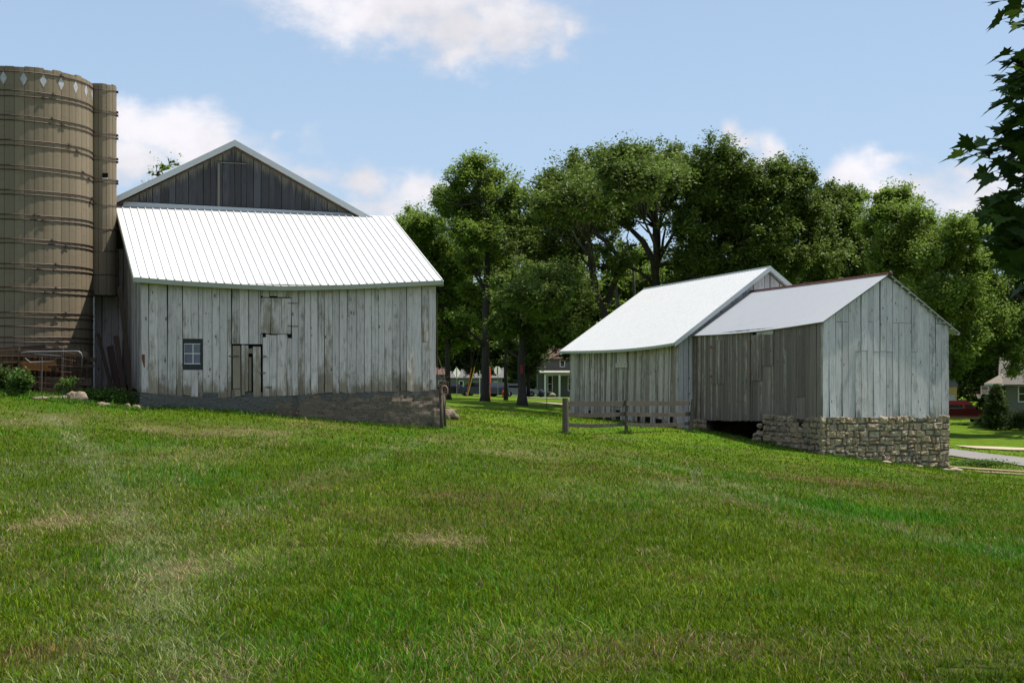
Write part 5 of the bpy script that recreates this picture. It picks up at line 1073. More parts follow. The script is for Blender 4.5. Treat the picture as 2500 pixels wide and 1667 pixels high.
plant('weed_bush', 'tangle of weeds right of the stone foundation corner by the dirt track', gp(2385, 56.5), (1.3, .3, .12), 1600, .09, 5, grp='low weeds near the dirt track')
for lab, (u, v, Y, r_) in (('biggest tan rock at the right foot of the wire pen', (188, 970, 36.3, (.22, .16, .19))), ('flat dark slab rock under the sprig by the pen', (150, 950, 36.6, (.34, .22, .08))), ('reddish flat stone in the grass left of the tan rock', (100, 958, 36.2, (.26, .16, .05))), ('pale flat rock in weeds midway between pen and barn', (253, 981, 36.3, (.15, .12, .07))), ('round pink stone at the left corner of the barn foundation', (331, 998, 36.9, (.11, .11, .09))), ('small jagged stone just left of the round pink one', (311, 987, 37.0, (.07, .06, .10)))):
    c = gp(u, Y); c[2] = c[2]+r_[2]*.6; m = MB(); m.ball(c, r_, int(u), .38, 18, 12, col=(.9, .45 if u != 150 else 0, .25)); single('rock', m, M['stone'], lab, 'rock', c, 'rocks in the weeds by the silo', True)

# ---- right of the barn: old posts, vine, rocks
th = Thing('old_post', 'stout weathered post at the right corner of the big barn wrapped in dead vine', 'post', gp(1074, 40.6))
m = MB(); b = gp(1076, 40.7, -.2); t_ = W(1075, 949, 40.7); m.tube([b, (b+t_)/2, t_], [.085, .078, .07], 9); th.part('post', m, M['fence_wood'], smooth=True)
m = MB(); rr = random.Random(5)
for k in range(26):
    p = W(rr.uniform(1068, 1085), rr.uniform(925, 962), 40.6+rr.uniform(-.1, .25)); q = p+np.array((rr.uniform(-.12, .25), rr.uniform(-.1, .1), rr.uniform(-.35, .3))); m.tube([p, (p+q)/2+np.array((rr.uniform(-.1, .1), 0, rr.uniform(-.05, .1))), q], [.010, .008, .003], 4)
m.tube([W(1070, 870, 40.9), W(1083, 915, 40.7), W(1092, 950, 40.6), W(1086, 1000, 40.6)], [.008, .012, .014, .012], 5); th.part('dead_vine', m, M['scrap_wood'])
m = MB(); c = W(1085, 953, 40.6)
m.tube([c+np.array((.10*math.cos(a), 0, .14*math.sin(a))) for a in np.linspace(0, 6.3, 16)], .016, 6); th.part('wire_coil', m, plain('pinkish_rusty_coil', (.42, .26, .20), .7))
m = MB(); m.tube([gp(1087, 41.6, -.1), W(1084, 960, 41.6)], [.045, .035], 7); single('thin_post', m, M['fence_wood'], 'thin leaning post just behind the stout vine-wrapped one', 'post', gp(1087, 41.6), smooth=True)
for lab, (u, v, Y, r_, ns) in (('large mottled boulder in the pile right of the barn', (1099, 1014, 45.6, (.26, .26, .19), .25)), ('brown boulder at the left of the rock pile by the old post', (1086, 1014, 45.4, (.2, .2, .2), .3)), ('flat slab lying across the rock pile by the barn', (1096, 1001, 45.7, (.25, .16, .045), .12)), ('thin pale slab topmost on the rock pile', (1090, 994, 45.8, (.13, .1, .03), .1)), ('small dark boulder at the right foot of the rock pile', (1112, 1018, 45.5, (.11, .12, .10), .3))):
    c = W(u, v, Y); m = MB(); m.ball(c, r_, int(u*3+v), ns*1.2, 18, 12, col=(1, .5, .5)); single('rock', m, M['stone'], lab, 'rock', c, 'rock pile right of the big barn', True)

# ================================================================= STREET THINGS
def house(name, lab, x0, x1, y, dep, z0, ze, zr, wallm, roofm, ov=.4, gable='x'):
    th = Thing(name, lab, 'house', (x0, y, z0)); m = MB(); m.hexa([(x0, y, z0), (x1, y, z0), (x1, y+dep, z0), (x0, y+dep, z0)], [(x0, y, ze), (x1, y, ze), (x1, y+dep, ze), (x0, y+dep, ze)])
    if gable == 'x':
        for xx, sg in ((x0, 1), (x1, -1)): i = [m.pt(p) for p in ((xx, y, ze), (xx, y+dep, ze), (xx, y+dep/2, zr))]; m.f.append(i)
    th.part('wall', m, wallm); m = MB(); s = (zr-ze)/(dep/2); a = .12
    for sg in (0, 1):
        ye = y-ov if sg == 0 else y+dep+ov; yr = y+dep/2; zz = ze-s*ov
        m.hexa([(x0-ov, ye, zz), (x1+ov, ye, zz), (x1+ov, yr, zr), (x0-ov, yr, zr)], [(x0-ov, ye, zz+a), (x1+ov, ye, zz+a), (x1+ov, yr, zr+a), (x0-ov, yr, zr+a)])
    th.part('roof', m, roofm); return th
def win_(th, x, y, z, w, h, frame, mull=True, nm='window'):
    m = MB(); t = .09
    for (cx, cz, ww, hh_) in ((0, h/2, w, t), (0, -h/2, w, t), (-w/2, 0, t, h), (w/2, 0, t, h))+(((0, 0, w, .05),) if mull else ()): m.box((x+cx, y-.03, z+cz), (ww/2+t/2*(hh_ == t), 0, 0), (0, .03, 0), (0, 0, hh_/2))
    f = th.part(nm, m, frame); m = MB(); m.box((x, y-.004, z), (w/2, 0, 0), (0, .02, 0), (0, 0, h/2)); th.part('pane', m, M['darkglass'], f)
def siding(name, col):
    t = NT(name); p = t.pos(); sp = t.n('ShaderNodeSeparateXYZ'); t.set(sp.inputs[0], p); fr = t.math('FRACT', t.math('MULTIPLY', sp.outputs[2], 7)); c = t.mix(t.ss(fr, .86, .98), col, tuple(x*.5 for x in col)); n = t.noise(p, 2, 4); c = t.mix(t.math('MULTIPLY', n, .3), c, tuple(x*.7 for x in col))
    return t.out(t.bsdf(c, .7, .3, fr, .3, .02))
def shingle(name, col):
    t = NT(name); p = t.pos(); n = t.noise(t.vmath('MULTIPLY', p, (3, 3, 9)), 2, 5, .8); c = t.mix(n, tuple(x*.5 for x in col), tuple(x*1.3 for x in col)); return t.out(t.bsdf(c, .9, .1, n, .5, .03))
gs = g1(4, 168); Xp = lambda u, Y: (u-1250)/F*Y
h = house('porch_house', 'two-storey dark grey house with a white-posted porch beside the white-roofed shed', Xp(1313, 168), Xp(1313, 168)+9.5, 168, 8, gs-.3, W(0, 872, 168)[2], W(0, 872, 168)[2]+2.6, siding('grey_siding', (.12, .115, .105)), shingle('brown_shingle', (.13, .085, .065)))
for u, v, w_, hh_ in ((1343, 937, .55, 2.0), (1373, 880, .55, 1.5), (1392, 937, .5, 1.6)): p = W(u, v, 168); win_(h, p[0], 168, p[2], w_, hh_, M['white_paint'])
m = MB(); a, b = W(1317, 909, 166.2), W(1410, 909, 166.2); m.hexa([(a[0], 165.8, a[2]-.12), (b[0], 165.8, a[2]-.12), (b[0], 168, a[2]+.1), (a[0], 168, a[2]+.1)], [(a[0], 165.8, a[2]+.02), (b[0], 165.8, a[2]+.02), (b[0], 168, a[2]+.28), (a[0], 168, a[2]+.28)]); m.box(((a[0]+b[0])/2+.2, 166, a[2]-.25), ((b[0]-a[0])/2-.35, 0, 0), (0, .08, 0), (0, 0, .13)); h.part('porch_roof', m, plain('cream_fascia', (.34, .32, .26), .7))
for u in (1331, 1366, 1400):
    m = MB(); p = W(u, 915, 166); z0 = g1(p[0], 166); m.box((p[0], 166, (p[2]+z0)/2), (.11, 0, 0), (0, .11, 0), (0, 0, (p[2]-z0)/2)); h.part('porch_post', m, M['white_paint'])
p = W(1349, 964, 160); m = MB(); m.ball(p, (.45, .3, .2), 4, .3); single('rock', m, M['stone'], 'pale heap of stone in front of the dark grey porch house', 'rock', p, smooth=True)
Yh = 186; h = house('green_house', 'low sage green house with a grey roof behind the parked cars', Xp(1097, Yh), Xp(1225, Yh), Yh, 7, g1(-5, Yh)-.3, W(0, 922, Yh)[2], W(0, 896, Yh)[2], siding('sage_siding', (.13, .16, .10)), shingle('grey_shingle', (.17, .16, .16)), .25)
for u, v, w_, hh_ in ((1126, 941, .55, 1.25), (1080+130, 941, .55, 1.0)): p = W(u, v, Yh); win_(h, p[0], Yh, p[2], w_, hh_, M['white_paint'])
Yh = 192; h = house('brown_house', 'far brown-roofed house half hidden by the post beside the big barn', Xp(1050, Yh), Xp(1092, Yh), Yh, 7, g1(-12, Yh)-.3, W(0, 915, Yh)[2], W(0, 898, Yh)[2], siding('teal_siding', (.12, .15, .15)), shingle('red_shingle', (.13, .085, .07)), .25)
p = W(1078, 938, Yh); win_(h, p[0], Yh, p[2], .8, 1.0, M['white_paint'])
Yh = 101; xh = Xp(2455, Yh); zg = g1(xh, Yh); h = house('cream_house', 'cream sided house with a shingled hip porch at the right edge of the picture', xh, xh+9, Yh, 8, zg-.2, W(0, 932, Yh)[2], W(0, 885, Yh)[2]+1, siding('cream_siding', (.19, .19, .165)), shingle('weathered_shingle', (.18, .165, .15)), .5)
p = W(2494, 961, Yh); win_(h, p[0], Yh, p[2], .55, 1.15, M['white_paint']); p = W(2520, 961, Yh); win_(h, p[0], Yh, p[2], .55, 1.15, M['white_paint'])
m = MB(); za = W(0, 936, 100)[2]; x0, x1 = Xp(2419, 100), Xp(2462, 100); m.hexa([(x0, 99, za), (x1, 99, za), (x1, 103, za), (x0, 103, za)], [(x0+.9, 100, za+.55), (x1, 100, za+.75), (x1, 102, za+.75), (x0+.9, 102, za+.55)]); h.part('porch_roof', m, shingle('porch_shingle', (.30, .26, .22)))
m = MB(); m.hexa([(x0, 98.98, za-.14), (x1, 98.98, za-.14), (x1, 103, za-.14), (x0, 103, za-.14)], [(x0, 98.98, za-.004), (x1, 98.98, za-.004), (x1, 103, za-.004), (x0, 103, za-.004)]); m.tube([(x0+.9, 99.1, za-.2), (x1, 99.2, za-.55), (x1, 99.2, zg)], .04, 6); h.part('gutter', m, M['white_paint']); h.o.rotation_euler.z = -math.atan2(xh, 101)-.02
Yh = 128; xg = Xp(2336, Yh); h = house('garage', 'yellow garage with a pale door behind the red pickup', xg-7, xg, Yh, 6, g1(xg, Yh)-.3, W(0, 942, Yh)[2], W(0, 925, Yh)[2]+1, siding('yellow_siding', (.55, .40, .14)), shingle('garage_shingle', (.2, .18, .17)), .1)
m = MB(); m.box((xg-1.6, Yh-.03, W(0, 990, Yh)[2]), (1.4, 0, 0), (0, .02, 0), (0, 0, .95)); h.part('door', m, plain('pale_garage_door', (.5, .5, .52)))

def loftbody(m, prof, org, ex, ez, ey, hw, inset=.0, tum=.12, belt=None):
    """car body: profile polygon (x,z) along ex, half-width hw, roof narrower (tumblehome)"""
    org, ex, ey, ez = map(lambda q: np.array(q, float), (org, ex, ey, ez)); zmax = max(z for _, z in prof); A_, B_ = [], []
    for x, z in prof:
        w = hw-(tum*max(0, (z-belt))/(zmax-belt+1e-6) if belt is not None else 0); A_.append(m.pt(org+ex*x+ez*z-ey*w)); B_.append(m.pt(org+ex*x+ez*z+ey*w))
    n = len(prof); m.f.append(A_[::-1]); m.f.append(B_)
    for i in range(n): j = (i+1) % n; m.f.append([A_[i], A_[j], B_[j], B_[i]])
def wheel(th, c, ey, r, w=.11):
    m = MB(); c = np.array(c, float); ey = np.array(ey, float); ex = np.cross(ey, (0, 0, 1.)); n = 20; m.prism([(r*math.cos(2*math.pi*i/n), r*math.sin(2*math.pi*i/n)) for i in range(n)], c, ex, (0, 0, 1), ey*w); wh = th.part('wheel', m, plain('tyre', (.02, .02, .02), .9, .1))
    m = MB(); m.prism([(r*.55*math.cos(2*math.pi*i/n), r*.55*math.sin(2*math.pi*i/n)) for i in range(n)], c, ex, (0, 0, 1), ey*(w+.012)); th.part('rim', m, M['steel'], wh)
def paint(name, col): 
    t = NT(name); n = t.noise(t.pos(), 5, 3); return t.out(t.bsdf(t.mix(t.math('MULTIPLY', n, .2), col, tuple(x*.7 for x in col)), .28, .6, Coat_Weight=.5))
def car(lab, c, yaw, col, kind='hatch', name='parked_car', cat='car', grp='cars parked along the street', Lc=4.2):
    c = np.array(c, float); ex = np.array((math.cos(yaw), math.sin(yaw), 0)); ey = np.array((-math.sin(yaw), math.cos(yaw), 0)); ez = np.array((0, 0, 1.)); th = Thing(name, lab, cat, c, grp); h = Lc/2; pm = paint('car_paint_'+str(len(MATS)+len(bpy.data.materials)), col)
    low = [(-h, .35), (-h+.05, .85), (-h+.2, .95), (h*.35, .95), (h-.15, .78), (h, .6), (h, .32), (h-.4, .22), (-h+.4, .22)]
    m = MB(); loftbody(m, low, c, ex, ez, ey, .86); th.part('body', m, pm)
    top = [(-h+.12, .95), (-h+.45, 1.42), (-h+.8, 1.47), (.1, 1.46), (.95, .95)] if kind == 'hatch' else [(-h+.75, .95), (-h+1.3, 1.38), (-.1, 1.42), (.35, 1.38), (1.05, .95)]
    m = MB(); loftbody(m, top, c, ex, ez, ey, .84, tum=.16, belt=.95); cb = th.part('cabin', m, pm)
    m = MB(); gl = [(x*.92+.02, z) for x, z in ((top[0][0]+.12, 1.0), (top[1][0]+.06, 1.37), (top[-2][0]-.02, 1.37), (top[-1][0]-.2, 1.0))]; loftbody(m, gl, c, ex, ez, ey, .853, tum=.15, belt=.95); th.part('side_glass', m, M['darkglass'], cb)
    m = MB(); p0, p1 = top[0], top[1]; a = c+ex*(p0[0]-.012+.05)+ez*1.02; b = c+ex*(p1[0]-.03)+ez*1.37; m.quad(a-ey*.68, a+ey*.68, b+ey*.58, b-ey*.58); m.quad(a-ey*.68+ex*.01, b-ey*.58+ex*.01, b+ey*.58+ex*.01, a+ey*.68+ex*.01); th.part('rear_glass', m, M['darkglass'], cb)
    for s in (-1, 1):
        m = MB(); m.box(c-ex*(h-.02)+ey*s*.68+ez*.78, ex*.04, ey*.13, ez*.09); th.part('tail_light', m, plain('tail_light_red', (.45, .01, .01), .3, .6))
        m = MB(); m.box(c+ex*(h-.04)+ey*s*.62+ez*.62, ex*.05, ey*.16, ez*.07); th.part('headlight', m, M['steel'])
        for q in (-1, 1): wheel(th, c+ex*q*h*.62+ey*s*.77+ez*.31, ey, .31)
    return th
def gc(u, Y): x = Xp(u, Y); return (x, Y, g1(x, Y)+.01)
car('dark teal hatchback seen from behind next to the red hydrant', gc(1219, 140.5), math.radians(84), (.018, .032, .045)); car('dark blue sedan half hidden by the tall tree trunk', gc(1172, 142), math.radians(8), (.02, .03, .06), 'sedan', Lc=4.6)
car('black car at the left end of the street beyond the diamond sign', gc(1103, 146), math.radians(5), (.012, .012, .014), 'sedan'); car('white car peeking out left of the grey porch house', gc(1268, 152), math.radians(8), (.6, .6, .62), 'hatch', Lc=4.0)
# red pickup
c = np.array(gc(2348, 110)); ex = np.array((.995, .06, 0)); ey = np.array((-.06, .995, 0)); ez = np.array((0, 0, 1.)); th = Thing('pickup_truck', 'dark red pickup with a tan lower stripe parked right of the granary', 'truck', c); rp = paint('maroon_paint', (.11, .008, .010)); gg = 1/30.9
q = lambda u, v: ((u-2348)*gg, (1039-v)*gg)
prof = [q(2262, 1020), q(2260, 1000), q(2300, 999), q(2376, 999), q(2398, 1001), q(2409, 1004), q(2411, 1020), q(2402, 1024), q(2397, 1016), q(2388, 1016), q(2384, 1024), q(2285, 1024), q(2280, 1016), q(2270, 1016)]
m = MB(); loftbody(m, prof, c, ex, ez, ey, .95); th.part('body', m, rp)
cab = [q(2300, 999.4), q(2303, 981), q(2310, 979.6), q(2350, 979.6), q(2360, 983), q(2376, 999.4)]; m = MB(); loftbody(m, cab, c, ex, ez, ey, .92, tum=.2, belt=1.28); cb = th.part('cab', m, rp)
m = MB(); loftbody(m, [q(2306, 997), q(2308, 983), q(2339, 983), q(2340, 997)], c, ex, ez, ey, .935, tum=.19, belt=1.28); loftbody(m, [q(2347, 997), q(2346, 983), q(2355, 983), q(2370, 997)], c, ex, ez, ey, .935, tum=.19, belt=1.28); th.part('side_window', m, M['darkglass'], cb)
m = MB(); loftbody(m, [q(2300, 998.7), q(2300, 997.6), q(2341, 997.6), q(2341, 998.7)], c, ex, ez, ey, .945); loftbody(m, [q(2285, 1018), q(2285, 1016.8), q(2384, 1016.8), q(2384, 1018)], c, ex, ez, ey, .96); th.part('chrome_strip', m, M['steel'])
m = MB(); loftbody(m, [q(2287, 1023.8), q(2287, 1019.6), q(2383, 1019.6), q(2382, 1023.8)], c, ex, ez, ey, .957); th.part('lower_stripe', m, plain('tan_paint', (.42, .24, .11), .5))
m = MB(); p = c+ex*q(2373, 0)[0]+ey*-1.02+ez*1.36; m.box(p, ex*.06, ey*.1, ez*.10); th.part('wing_mirror', m, M['black'])
m = MB(); m.box(c+ex*q(2411, 0)[0]+ez*.62, ex*.08, ey*.95, ez*.12); th.part('bumper', m, M['steel']); m = MB(); m.box(c+ex*q(2410, 0)[0]+ez*1.0-ey*.7, ex*.02, ey*.18, ez*.09); th.part('headlight', m, M['steel'])
for u in (2276, 2392):
    for s in (-1, 1): wheel(th, c+ex*q(u, 0)[0]+ey*s*.84+ez*.38, ey, .38, .13)
# conifer shrub by the cream house
base = gp(2432, 97); rs = np.random.RandomState(6); th = Thing('evergreen_shrub', 'tall dark evergreen shrub hiding the corner of the cream house', 'shrub', base); C = []; T = []
hh_ = (1040-936)/F*97; m = MB(); m.tube([base, base+np.array((0, 0, hh_*.9))], [.09, .02], 6); th.part('trunk', m, M['bark'])
for k in range(420):
    f = rs.rand()**1.1; rad = (1.18*(1-f)**.55+.12)*rs.uniform(.55, 1.05); a = rs.rand()*6.28; e = base+np.array((math.cos(a)*rad, math.sin(a)*rad, .12+f*hh_+.10*rs.rand())); nn_ = 70; t_ = rs.rand(nn_)[:, None]; p = base*0+np.array((base[0], base[1], e[2]-.15))+(e-np.array((base[0], base[1], e[2]-.15)))*(t_*.6+.4)+rs.normal(0, .055, (nn_, 3)); C.append(p); T.append(np.full(nn_, rs.rand()))
v, idx, cc = leaf_quads(np.concatenate(C), .13, 5, .25, .1, np.concatenate(T)); o = np_mesh('crown', v, 3, idx, cc, M['leaf_dark'], base); o.parent = th.o
plant('garden_shrub', 'low dark shrub under the window of the cream house', gp(2494, 97), (.8, .5, .55), 4000, .13, 9, 'leaf_dark', cat='shrub'); plant('garden_shrub', 'yellowish flowering weeds in front of the red pickup', gp(2370, 106), (1.1, .3, .14), 1500, .10, 10, cat='plant')
plant('garden_shrub', 'low dark shrub at the right corner by the cream house step', gp(2462, 98), (.5, .4, .3), 1500, .12, 14, 'leaf_dark', cat='shrub')
# basketball hoop
c = gp(2404, 107); th = Thing('basketball_hoop', 'basketball hoop on a pole between the red pickup and the evergreen shrub', 'basketball hoop', c); m = MB(); t_ = W(2407, 955, 107.2); m.tube([c, (t_[0], t_[1], c[2]+1.5), t_], .05, 7); th.part('pole', m, M['hoop'])
bw = np.array((.20, -.35, 0)); pc = W(2404.5, 952.5, 106.9); m = MB(); m.box(pc, bw, (.02, .012, 0), (0, 0, .31)); bb = th.part('backboard', m, M['white_paint']); m = MB(); nb = np.array((-.02, -.014, 0))*1.2
for dz, w_, hh_ in ((.16, .7, .10), (-.02, .45, .015), (-.17, .45, .015)): m.box(pc+nb+np.array((0, 0, dz)), bw*w_, nb*.2, (0, 0, hh_))
for s in (-1, 1): m.box(pc+nb+bw*s*.42+np.array((0, 0, -.10)), bw*.05, nb*.2, (0, 0, .09))
th.part('painted_square', m, plain('faded_red_paint', (.40, .12, .10)), bb)
rc_ = W(2390.5, 962, 106.7); m = MB(); m.tube([rc_+np.array((.20*math.cos(a), .20*math.sin(a), 0)) for a in np.linspace(0, 6.2832, 20)], .012, 5, False); m.tube([rc_+np.array((.2, 0, 0)), pc-np.array((0, 0, .25))], .02, 5); rm = th.part('rim', m, M['orange'])
m = MB()
for k in range(12):
    a = k/12*6.2832
    for sg in (.5, -.5): m.tube([rc_+np.array((.2*math.cos(a), .2*math.sin(a), 0)), rc_+np.array((.13*math.cos(a+sg*.6), .13*math.sin(a+sg*.6), -.2)), rc_+np.array((.09*math.cos(a+sg), .09*math.sin(a+sg), -.34))], .009, 4, False)
th.part('net', m, M['white_paint'], rm)
# signs, hydrant, guards
def gpost(u, Y, v, name, lab, cat, r=.03, mat='steel'):
    c = gp(u, Y); th = Thing(name, lab, cat, c); m = MB(); t_ = W(u, v, Y); m.tube([c-np.array((0, 0, .1)), t_], r, 6); th.part('post', m, M[mat]); return th, c
th, c = gpost(1115, 128, 897, 'diamond_sign', 'back of a white diamond road sign on a thin post right of the big barn', 'road sign'); p = W(1115, 910, 127.95); ax = np.array((.33, .42, 0)); m = MB(); m.prism([(1, 0), (0, 1), (-1, 0), (0, -1)], p, ax, (0, 0, .54), np.array((.42, -.33, 0))*.02); th.part('sign_plate', m, M['signback'])
m = MB(); m.box(p+np.array((.0, -.03, 0)), (.035, 0, 0), (0, .012, 0), (0, 0, .5)); th.part('bracket', m, M['black'])
th, c = gpost(1215.5, 131, 896, 'stop_sign', 'back of an octagonal road sign between two tree trunks', 'road sign'); p = W(1215, 904.5, 130.85); m = MB(); m.prism([(math.cos(math.pi/8+k*math.pi/4), math.sin(math.pi/8+k*math.pi/4)) for k in range(8)], p, (.34, .244, 0), (0, 0, .42), (.007, -.010, 0)); th.part('sign_plate', m, M['signback'])
m = MB(); m.box(p+np.array((0, -.03, 0)), (.035, 0, 0), (0, .012, 0), (0, 0, .36)); th.part('bracket', m, M['black'])
c = gp(1229, 130); c[2] = W(0, 970.5, 130)[2]; th = Thing('fire_hydrant', 'red fire hydrant on the verge beside the dark teal hatchback', 'hydrant', c); m = MB()
for z0, z1_, ra, rb in ((0, .06, .17, .17), (.06, .5, .12, .12), (.5, .55, .16, .16), (.55, .66, .13, .07), (.66, .73, .035, .035)): m.tube([c+np.array((0, 0, z0)), c+np.array((0, 0, z1_))], [ra, rb], 12)
th.part('barrel', m, M['red_paint'])
for s in (-1, 1):
    m = MB(); m.tube([c+np.array((s*.1, 0, .4)), c+np.array((s*.2, 0, .4))], .055, 8); th.part('outlet_cap', m, M['red_paint'] if s < 0 else M['white_paint'])
m = MB(); m.tube([c+np.array((0, -.1, .33)), c+np.array((0, -.2, .33))], .075, 8); th.part('front_cap', m, M['red_paint'])
for lab, (ua, va, ub, vb_, Y, r_, mt) in (('slanting bright yellow guy wire guard', (1141, 962, 1159, 896, 133, .04, 'yellow')), ('slanting orange guard just left of the yellow one', (1139, 960, 1151, 898, 133.6, .045, 'orange')), ('red and orange guard behind the right side of the tall tree trunk', (1196.5, 961, 1193.5, 898, 108, .05, 'orange'))):
    a = W(ua, vb_*0+va, Y); a[2] = g1(a[0], a[1]); b = W(ub, vb_, Y); th = Thing('guy_guard', lab, 'wire guard', a, 'guards on the utility guy wires'); m = MB(); m.tube([a, b], r_, 7); th.part('guard', m, M[mt]); m = MB(); m.tube([b, b+(b-a)*1.0], .012, 4); th.part('wire', m, M['hoop'])
    if mt == 'orange' and Y < 110: m = MB(); m.tube([a+(b-a)*.55, a+(b-a)*1.0], .13, 7); th.part('sleeve', m, plain('faded_red_sleeve', (.55, .10, .07), .6))
th, c = gpost(1171, 134, 904, 'white_pole', 'thin white pole with a foot just left of the tall tree trunk', 'pole', .035, 'white_paint'); m = MB(); m.box(c+np.array((.12, 0, .03)), (.2, 0, 0), (0, .1, 0), (0, 0, .03)); th.part('foot', m, M['white_paint'])
c = gp(1335, 88); m = MB(); m.tube([c-np.array((0, 0, .1)), W(1335, 962, 88)], .022, 6); single('iron_stake', m, M['black'], 'thin black iron stake in the shaded grass left of the fence', 'stake', c)
p = W(1274, 901, 93.3); m = MB()
for k in range(6): a = p+np.array((-.12, 0, .30-.1*k)); m.quad(a, a+np.array((.20, .05*math.sin(k), -.01)), a+np.array((.20-.02*k*.3, .05*math.sin(k+1), -.11)), a+np.array((.02*k*.5, 0, -.10)))
fl = single('red_flag', m, plain('faded_red_cloth', (.22, .03, .035), .9), 'small faded red flag hanging on the split-trunk tree', 'flag', p); sm = fl.modifiers.new('t', 'SOLIDIFY'); sm.thickness = .01
c = gp(1321, 158); m = MB(); m.ball(c+np.array((0, 0, .45)), (.45, .35, .45), 3, .1); single('covered_grill', m, plain('navy_cover', (.02, .022, .05), .8), 'round dark blue covered grill at the left corner of the porch house', 'grill', c, smooth=True)

# ================================================================= CAMERA, SUN, SKY
cam = bpy.data.objects.new('camera', bpy.data.cameras.new('camera')); COL.objects.link(cam); cam.location = (0, 0, EYE); cam.rotation_euler = (math.radians(90), 0, 0)
cam.data.sensor_width = 36; cam.data.lens = F/2500*36; cam.data.shift_y = (HZ-833.5)/2500; cam.data.clip_start = .1; cam.data.clip_end = 4000; sc.camera = cam
EL, AZX, AZY = math.radians(65), .961, .276
sd = Vector((AZX*math.cos(EL), AZY*math.cos(EL), math.sin(EL))); ld = bpy.data.lights.new('sun', 'SUN'); ld.energy = 4.6; ld.angle = math.radians(.53); ld.color = (1, .935, .83)
so = bpy.data.objects.new('sun', ld); COL.objects.link(so); so.rotation_euler = (-sd).to_track_quat('-Z', 'Y').to_euler(); so.location = (30, 10, 60)
wd_ = bpy.data.worlds.new('World'); sc.world = wd_; wd_.use_nodes = True; T = NT(tree=wd_.node_tree); wd_.node_tree.nodes.clear()
sky = T.n('ShaderNodeTexSky', sky_type='NISHITA', sun_disc=False, sun_elevation=EL, sun_rotation=math.atan2(AZX, AZY), altitude=300, air_density=1.0, dust_density=1.6, ozone_density=1.2)
dirn = T.n('ShaderNodeTexCoord').outputs['Generated']; sp = T.n('ShaderNodeSeparateXYZ'); T.set(sp.inputs[0], dirn)
yy = T.math('MAXIMUM', sp.outputs[1], .05); U = T.math('DIVIDE', sp.outputs[0], yy); V_ = T.math('DIVIDE', sp.outputs[2], yy)
cv = T.n('ShaderNodeCombineXYZ'); T.set(cv.inputs[0], U); T.set(cv.inputs[1], V_)
w1 = T.n('ShaderNodeTexNoise', {'Scale': 9.0, 'Detail': 5.0, 'Roughness': .6}); T.set(w1.inputs['Vector'], cv.outputs[0]); wo = T.vmath('MULTIPLY', T.vmath('SUBTRACT', w1.outputs['Color'], (.5, .5, .5)), (.085, .06, 0)); wp = T.vmath('ADD', cv.outputs[0], wo)
CL = [(880, -60, 270, 78, 1.1), (1000, 10, 240, 75, 1.1), (1120, 90, 150, 60, 1.1), (1230, 60, 140, 75, 1.0), (1120, 150, 90, 28, .9), (1345, 110, 26, 40, .75), (1385, 50, 28, 24, .75), (430, 335, 130, 62, 1.1), (330, 320, 80, 60, 1.1), (340, 400, 110, 60, .95), (500, 380, 110, 70, 1.05), (590, 420, 90, 50, .9), (665, 342, 18, 18, .5), (700, 450, 130, 34, .6), (745, 380, 30, 40, .45),
      (870, 465, 60, 40, 1.0), (1040, 475, 75, 42, 1.0), (960, 520, 190, 50, .8), (1770, 315, 34, 26, .8), (1800, 345, 60, 24, .85), (1890, 345, 40, 34, .85), (1860, 400, 80, 34, .8), (1960, 395, 40, 12, .4), (2110, 425, 80, 36, .95), (2190, 400, 40, 26, .7), (2200, 470, 110, 50, .9), (2400, 500, 150, 80, .8), (2350, 440, 60, 34, .75), (2120, 520, 300, 60, .5), (2500, 420, 70, 50, .8)]
tot = None; nz = T.noise(T.vmath('MULTIPLY', cv.outputs[0], (1, 1.5, 1)), 30, 9, .62); nzl = T.noise(cv.outputs[0], 9, 6, .6)
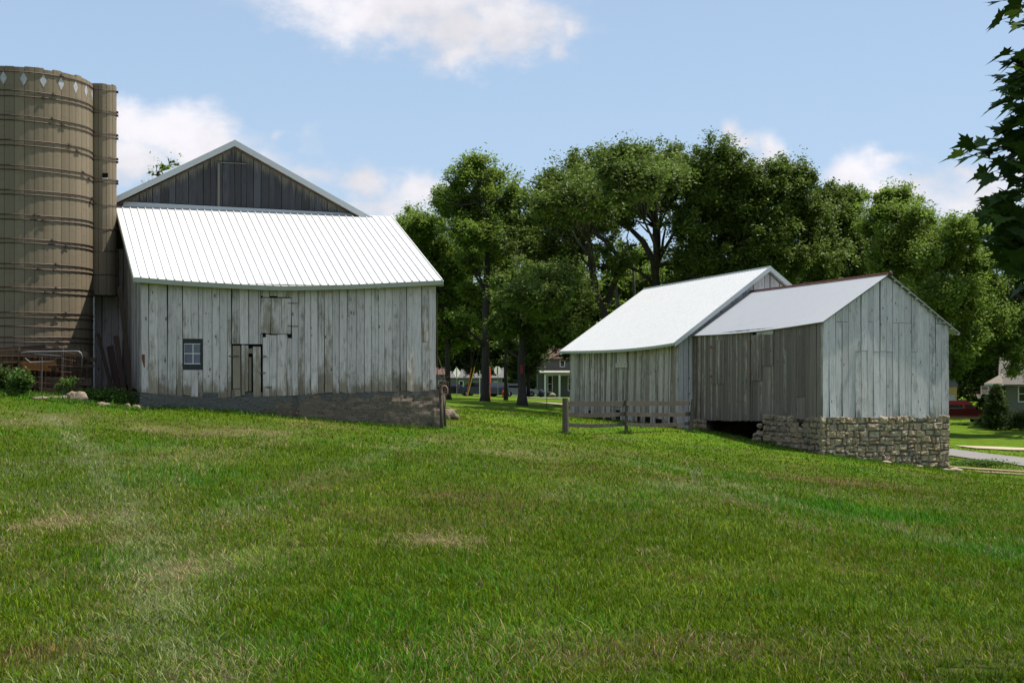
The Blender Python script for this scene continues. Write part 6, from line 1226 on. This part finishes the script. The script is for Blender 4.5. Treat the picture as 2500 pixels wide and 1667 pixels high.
for (u, v, ru, rv, s) in CL:
    dd = T.vmath('MULTIPLY', T.vmath('SUBTRACT', wp, ((u-1250)/F, (HZ-v)/F, 0)), (F/ru*.72, F/rv*.72, 0)); ln = T.vmath('LENGTH', dd, out=1); k = T.math('MULTIPLY', T.math('SUBTRACT', 1.35, ln), s); tot = k if tot is None else T.math('SMOOTH_MAX', tot, k, .25)
dens = T.math('ADD', tot, T.math('MULTIPLY', T.math('SUBTRACT', nz, .52), 1.5)); dens = T.math('ADD', dens, T.math('MULTIPLY', T.math('SUBTRACT', nzl, .5), .7))
mask = T.ss(dens, .08, 1.2); front = T.ss(sp.outputs[1], .02, .12); mask = T.math('MULTIPLY', mask, front)
# scattered fair-weather cloud over the rest of the sky so that the light is right
gen = T.noise(T.vmath('MULTIPLY', dirn, (1, 1, 2.2)), 3.2, 7, .6); gmask = T.math('MULTIPLY', T.math('MULTIPLY', T.ss(gen, .44, .60), T.math('SUBTRACT', 1.0, front)), .50); mask = T.math('MAXIMUM', mask, gmask)
shade = T.math('MULTIPLY_ADD', T.ss(nzl, .38, .66), .22, .83); shade = T.math('MULTIPLY', shade, T.math('MULTIPLY_ADD', nz, .12, .94))
cc_ = T.n('ShaderNodeVectorMath', operation='SCALE'); T.set(cc_.inputs[0], (9.9, 9.6, 10.0)); T.set(cc_.inputs['Scale'], shade)
hz_ = T.ss(sp.outputs[2], .5, -.02); skc = T.mix(T.math('MULTIPLY', hz_, .40), sky.outputs[0], (6.6, 8.9, 10.9)); skc = T.mix(.45, skc, (5.9, 8.1, 11.4))
col = T.mix(T.math('MULTIPLY', mask, .94), skc, cc_.outputs[0])
bg = T.n('ShaderNodeBackground', {'Color': col, 'Strength': .068}); ow = T.n('ShaderNodeOutputWorld'); T.t.links.new(bg.outputs[0], ow.inputs[0])
sc.view_settings.view_transform = 'Standard'; sc.view_settings.look = 'None'; sc.view_settings.exposure = 0.50; sc.view_settings.gamma = 1.0
sc.cycles.max_bounces = 6; sc.cycles.diffuse_bounces = 3; sc.cycles.transparent_max_bounces = 4; sc.cycles.caustics_reflective = False; sc.cycles.caustics_refractive = False
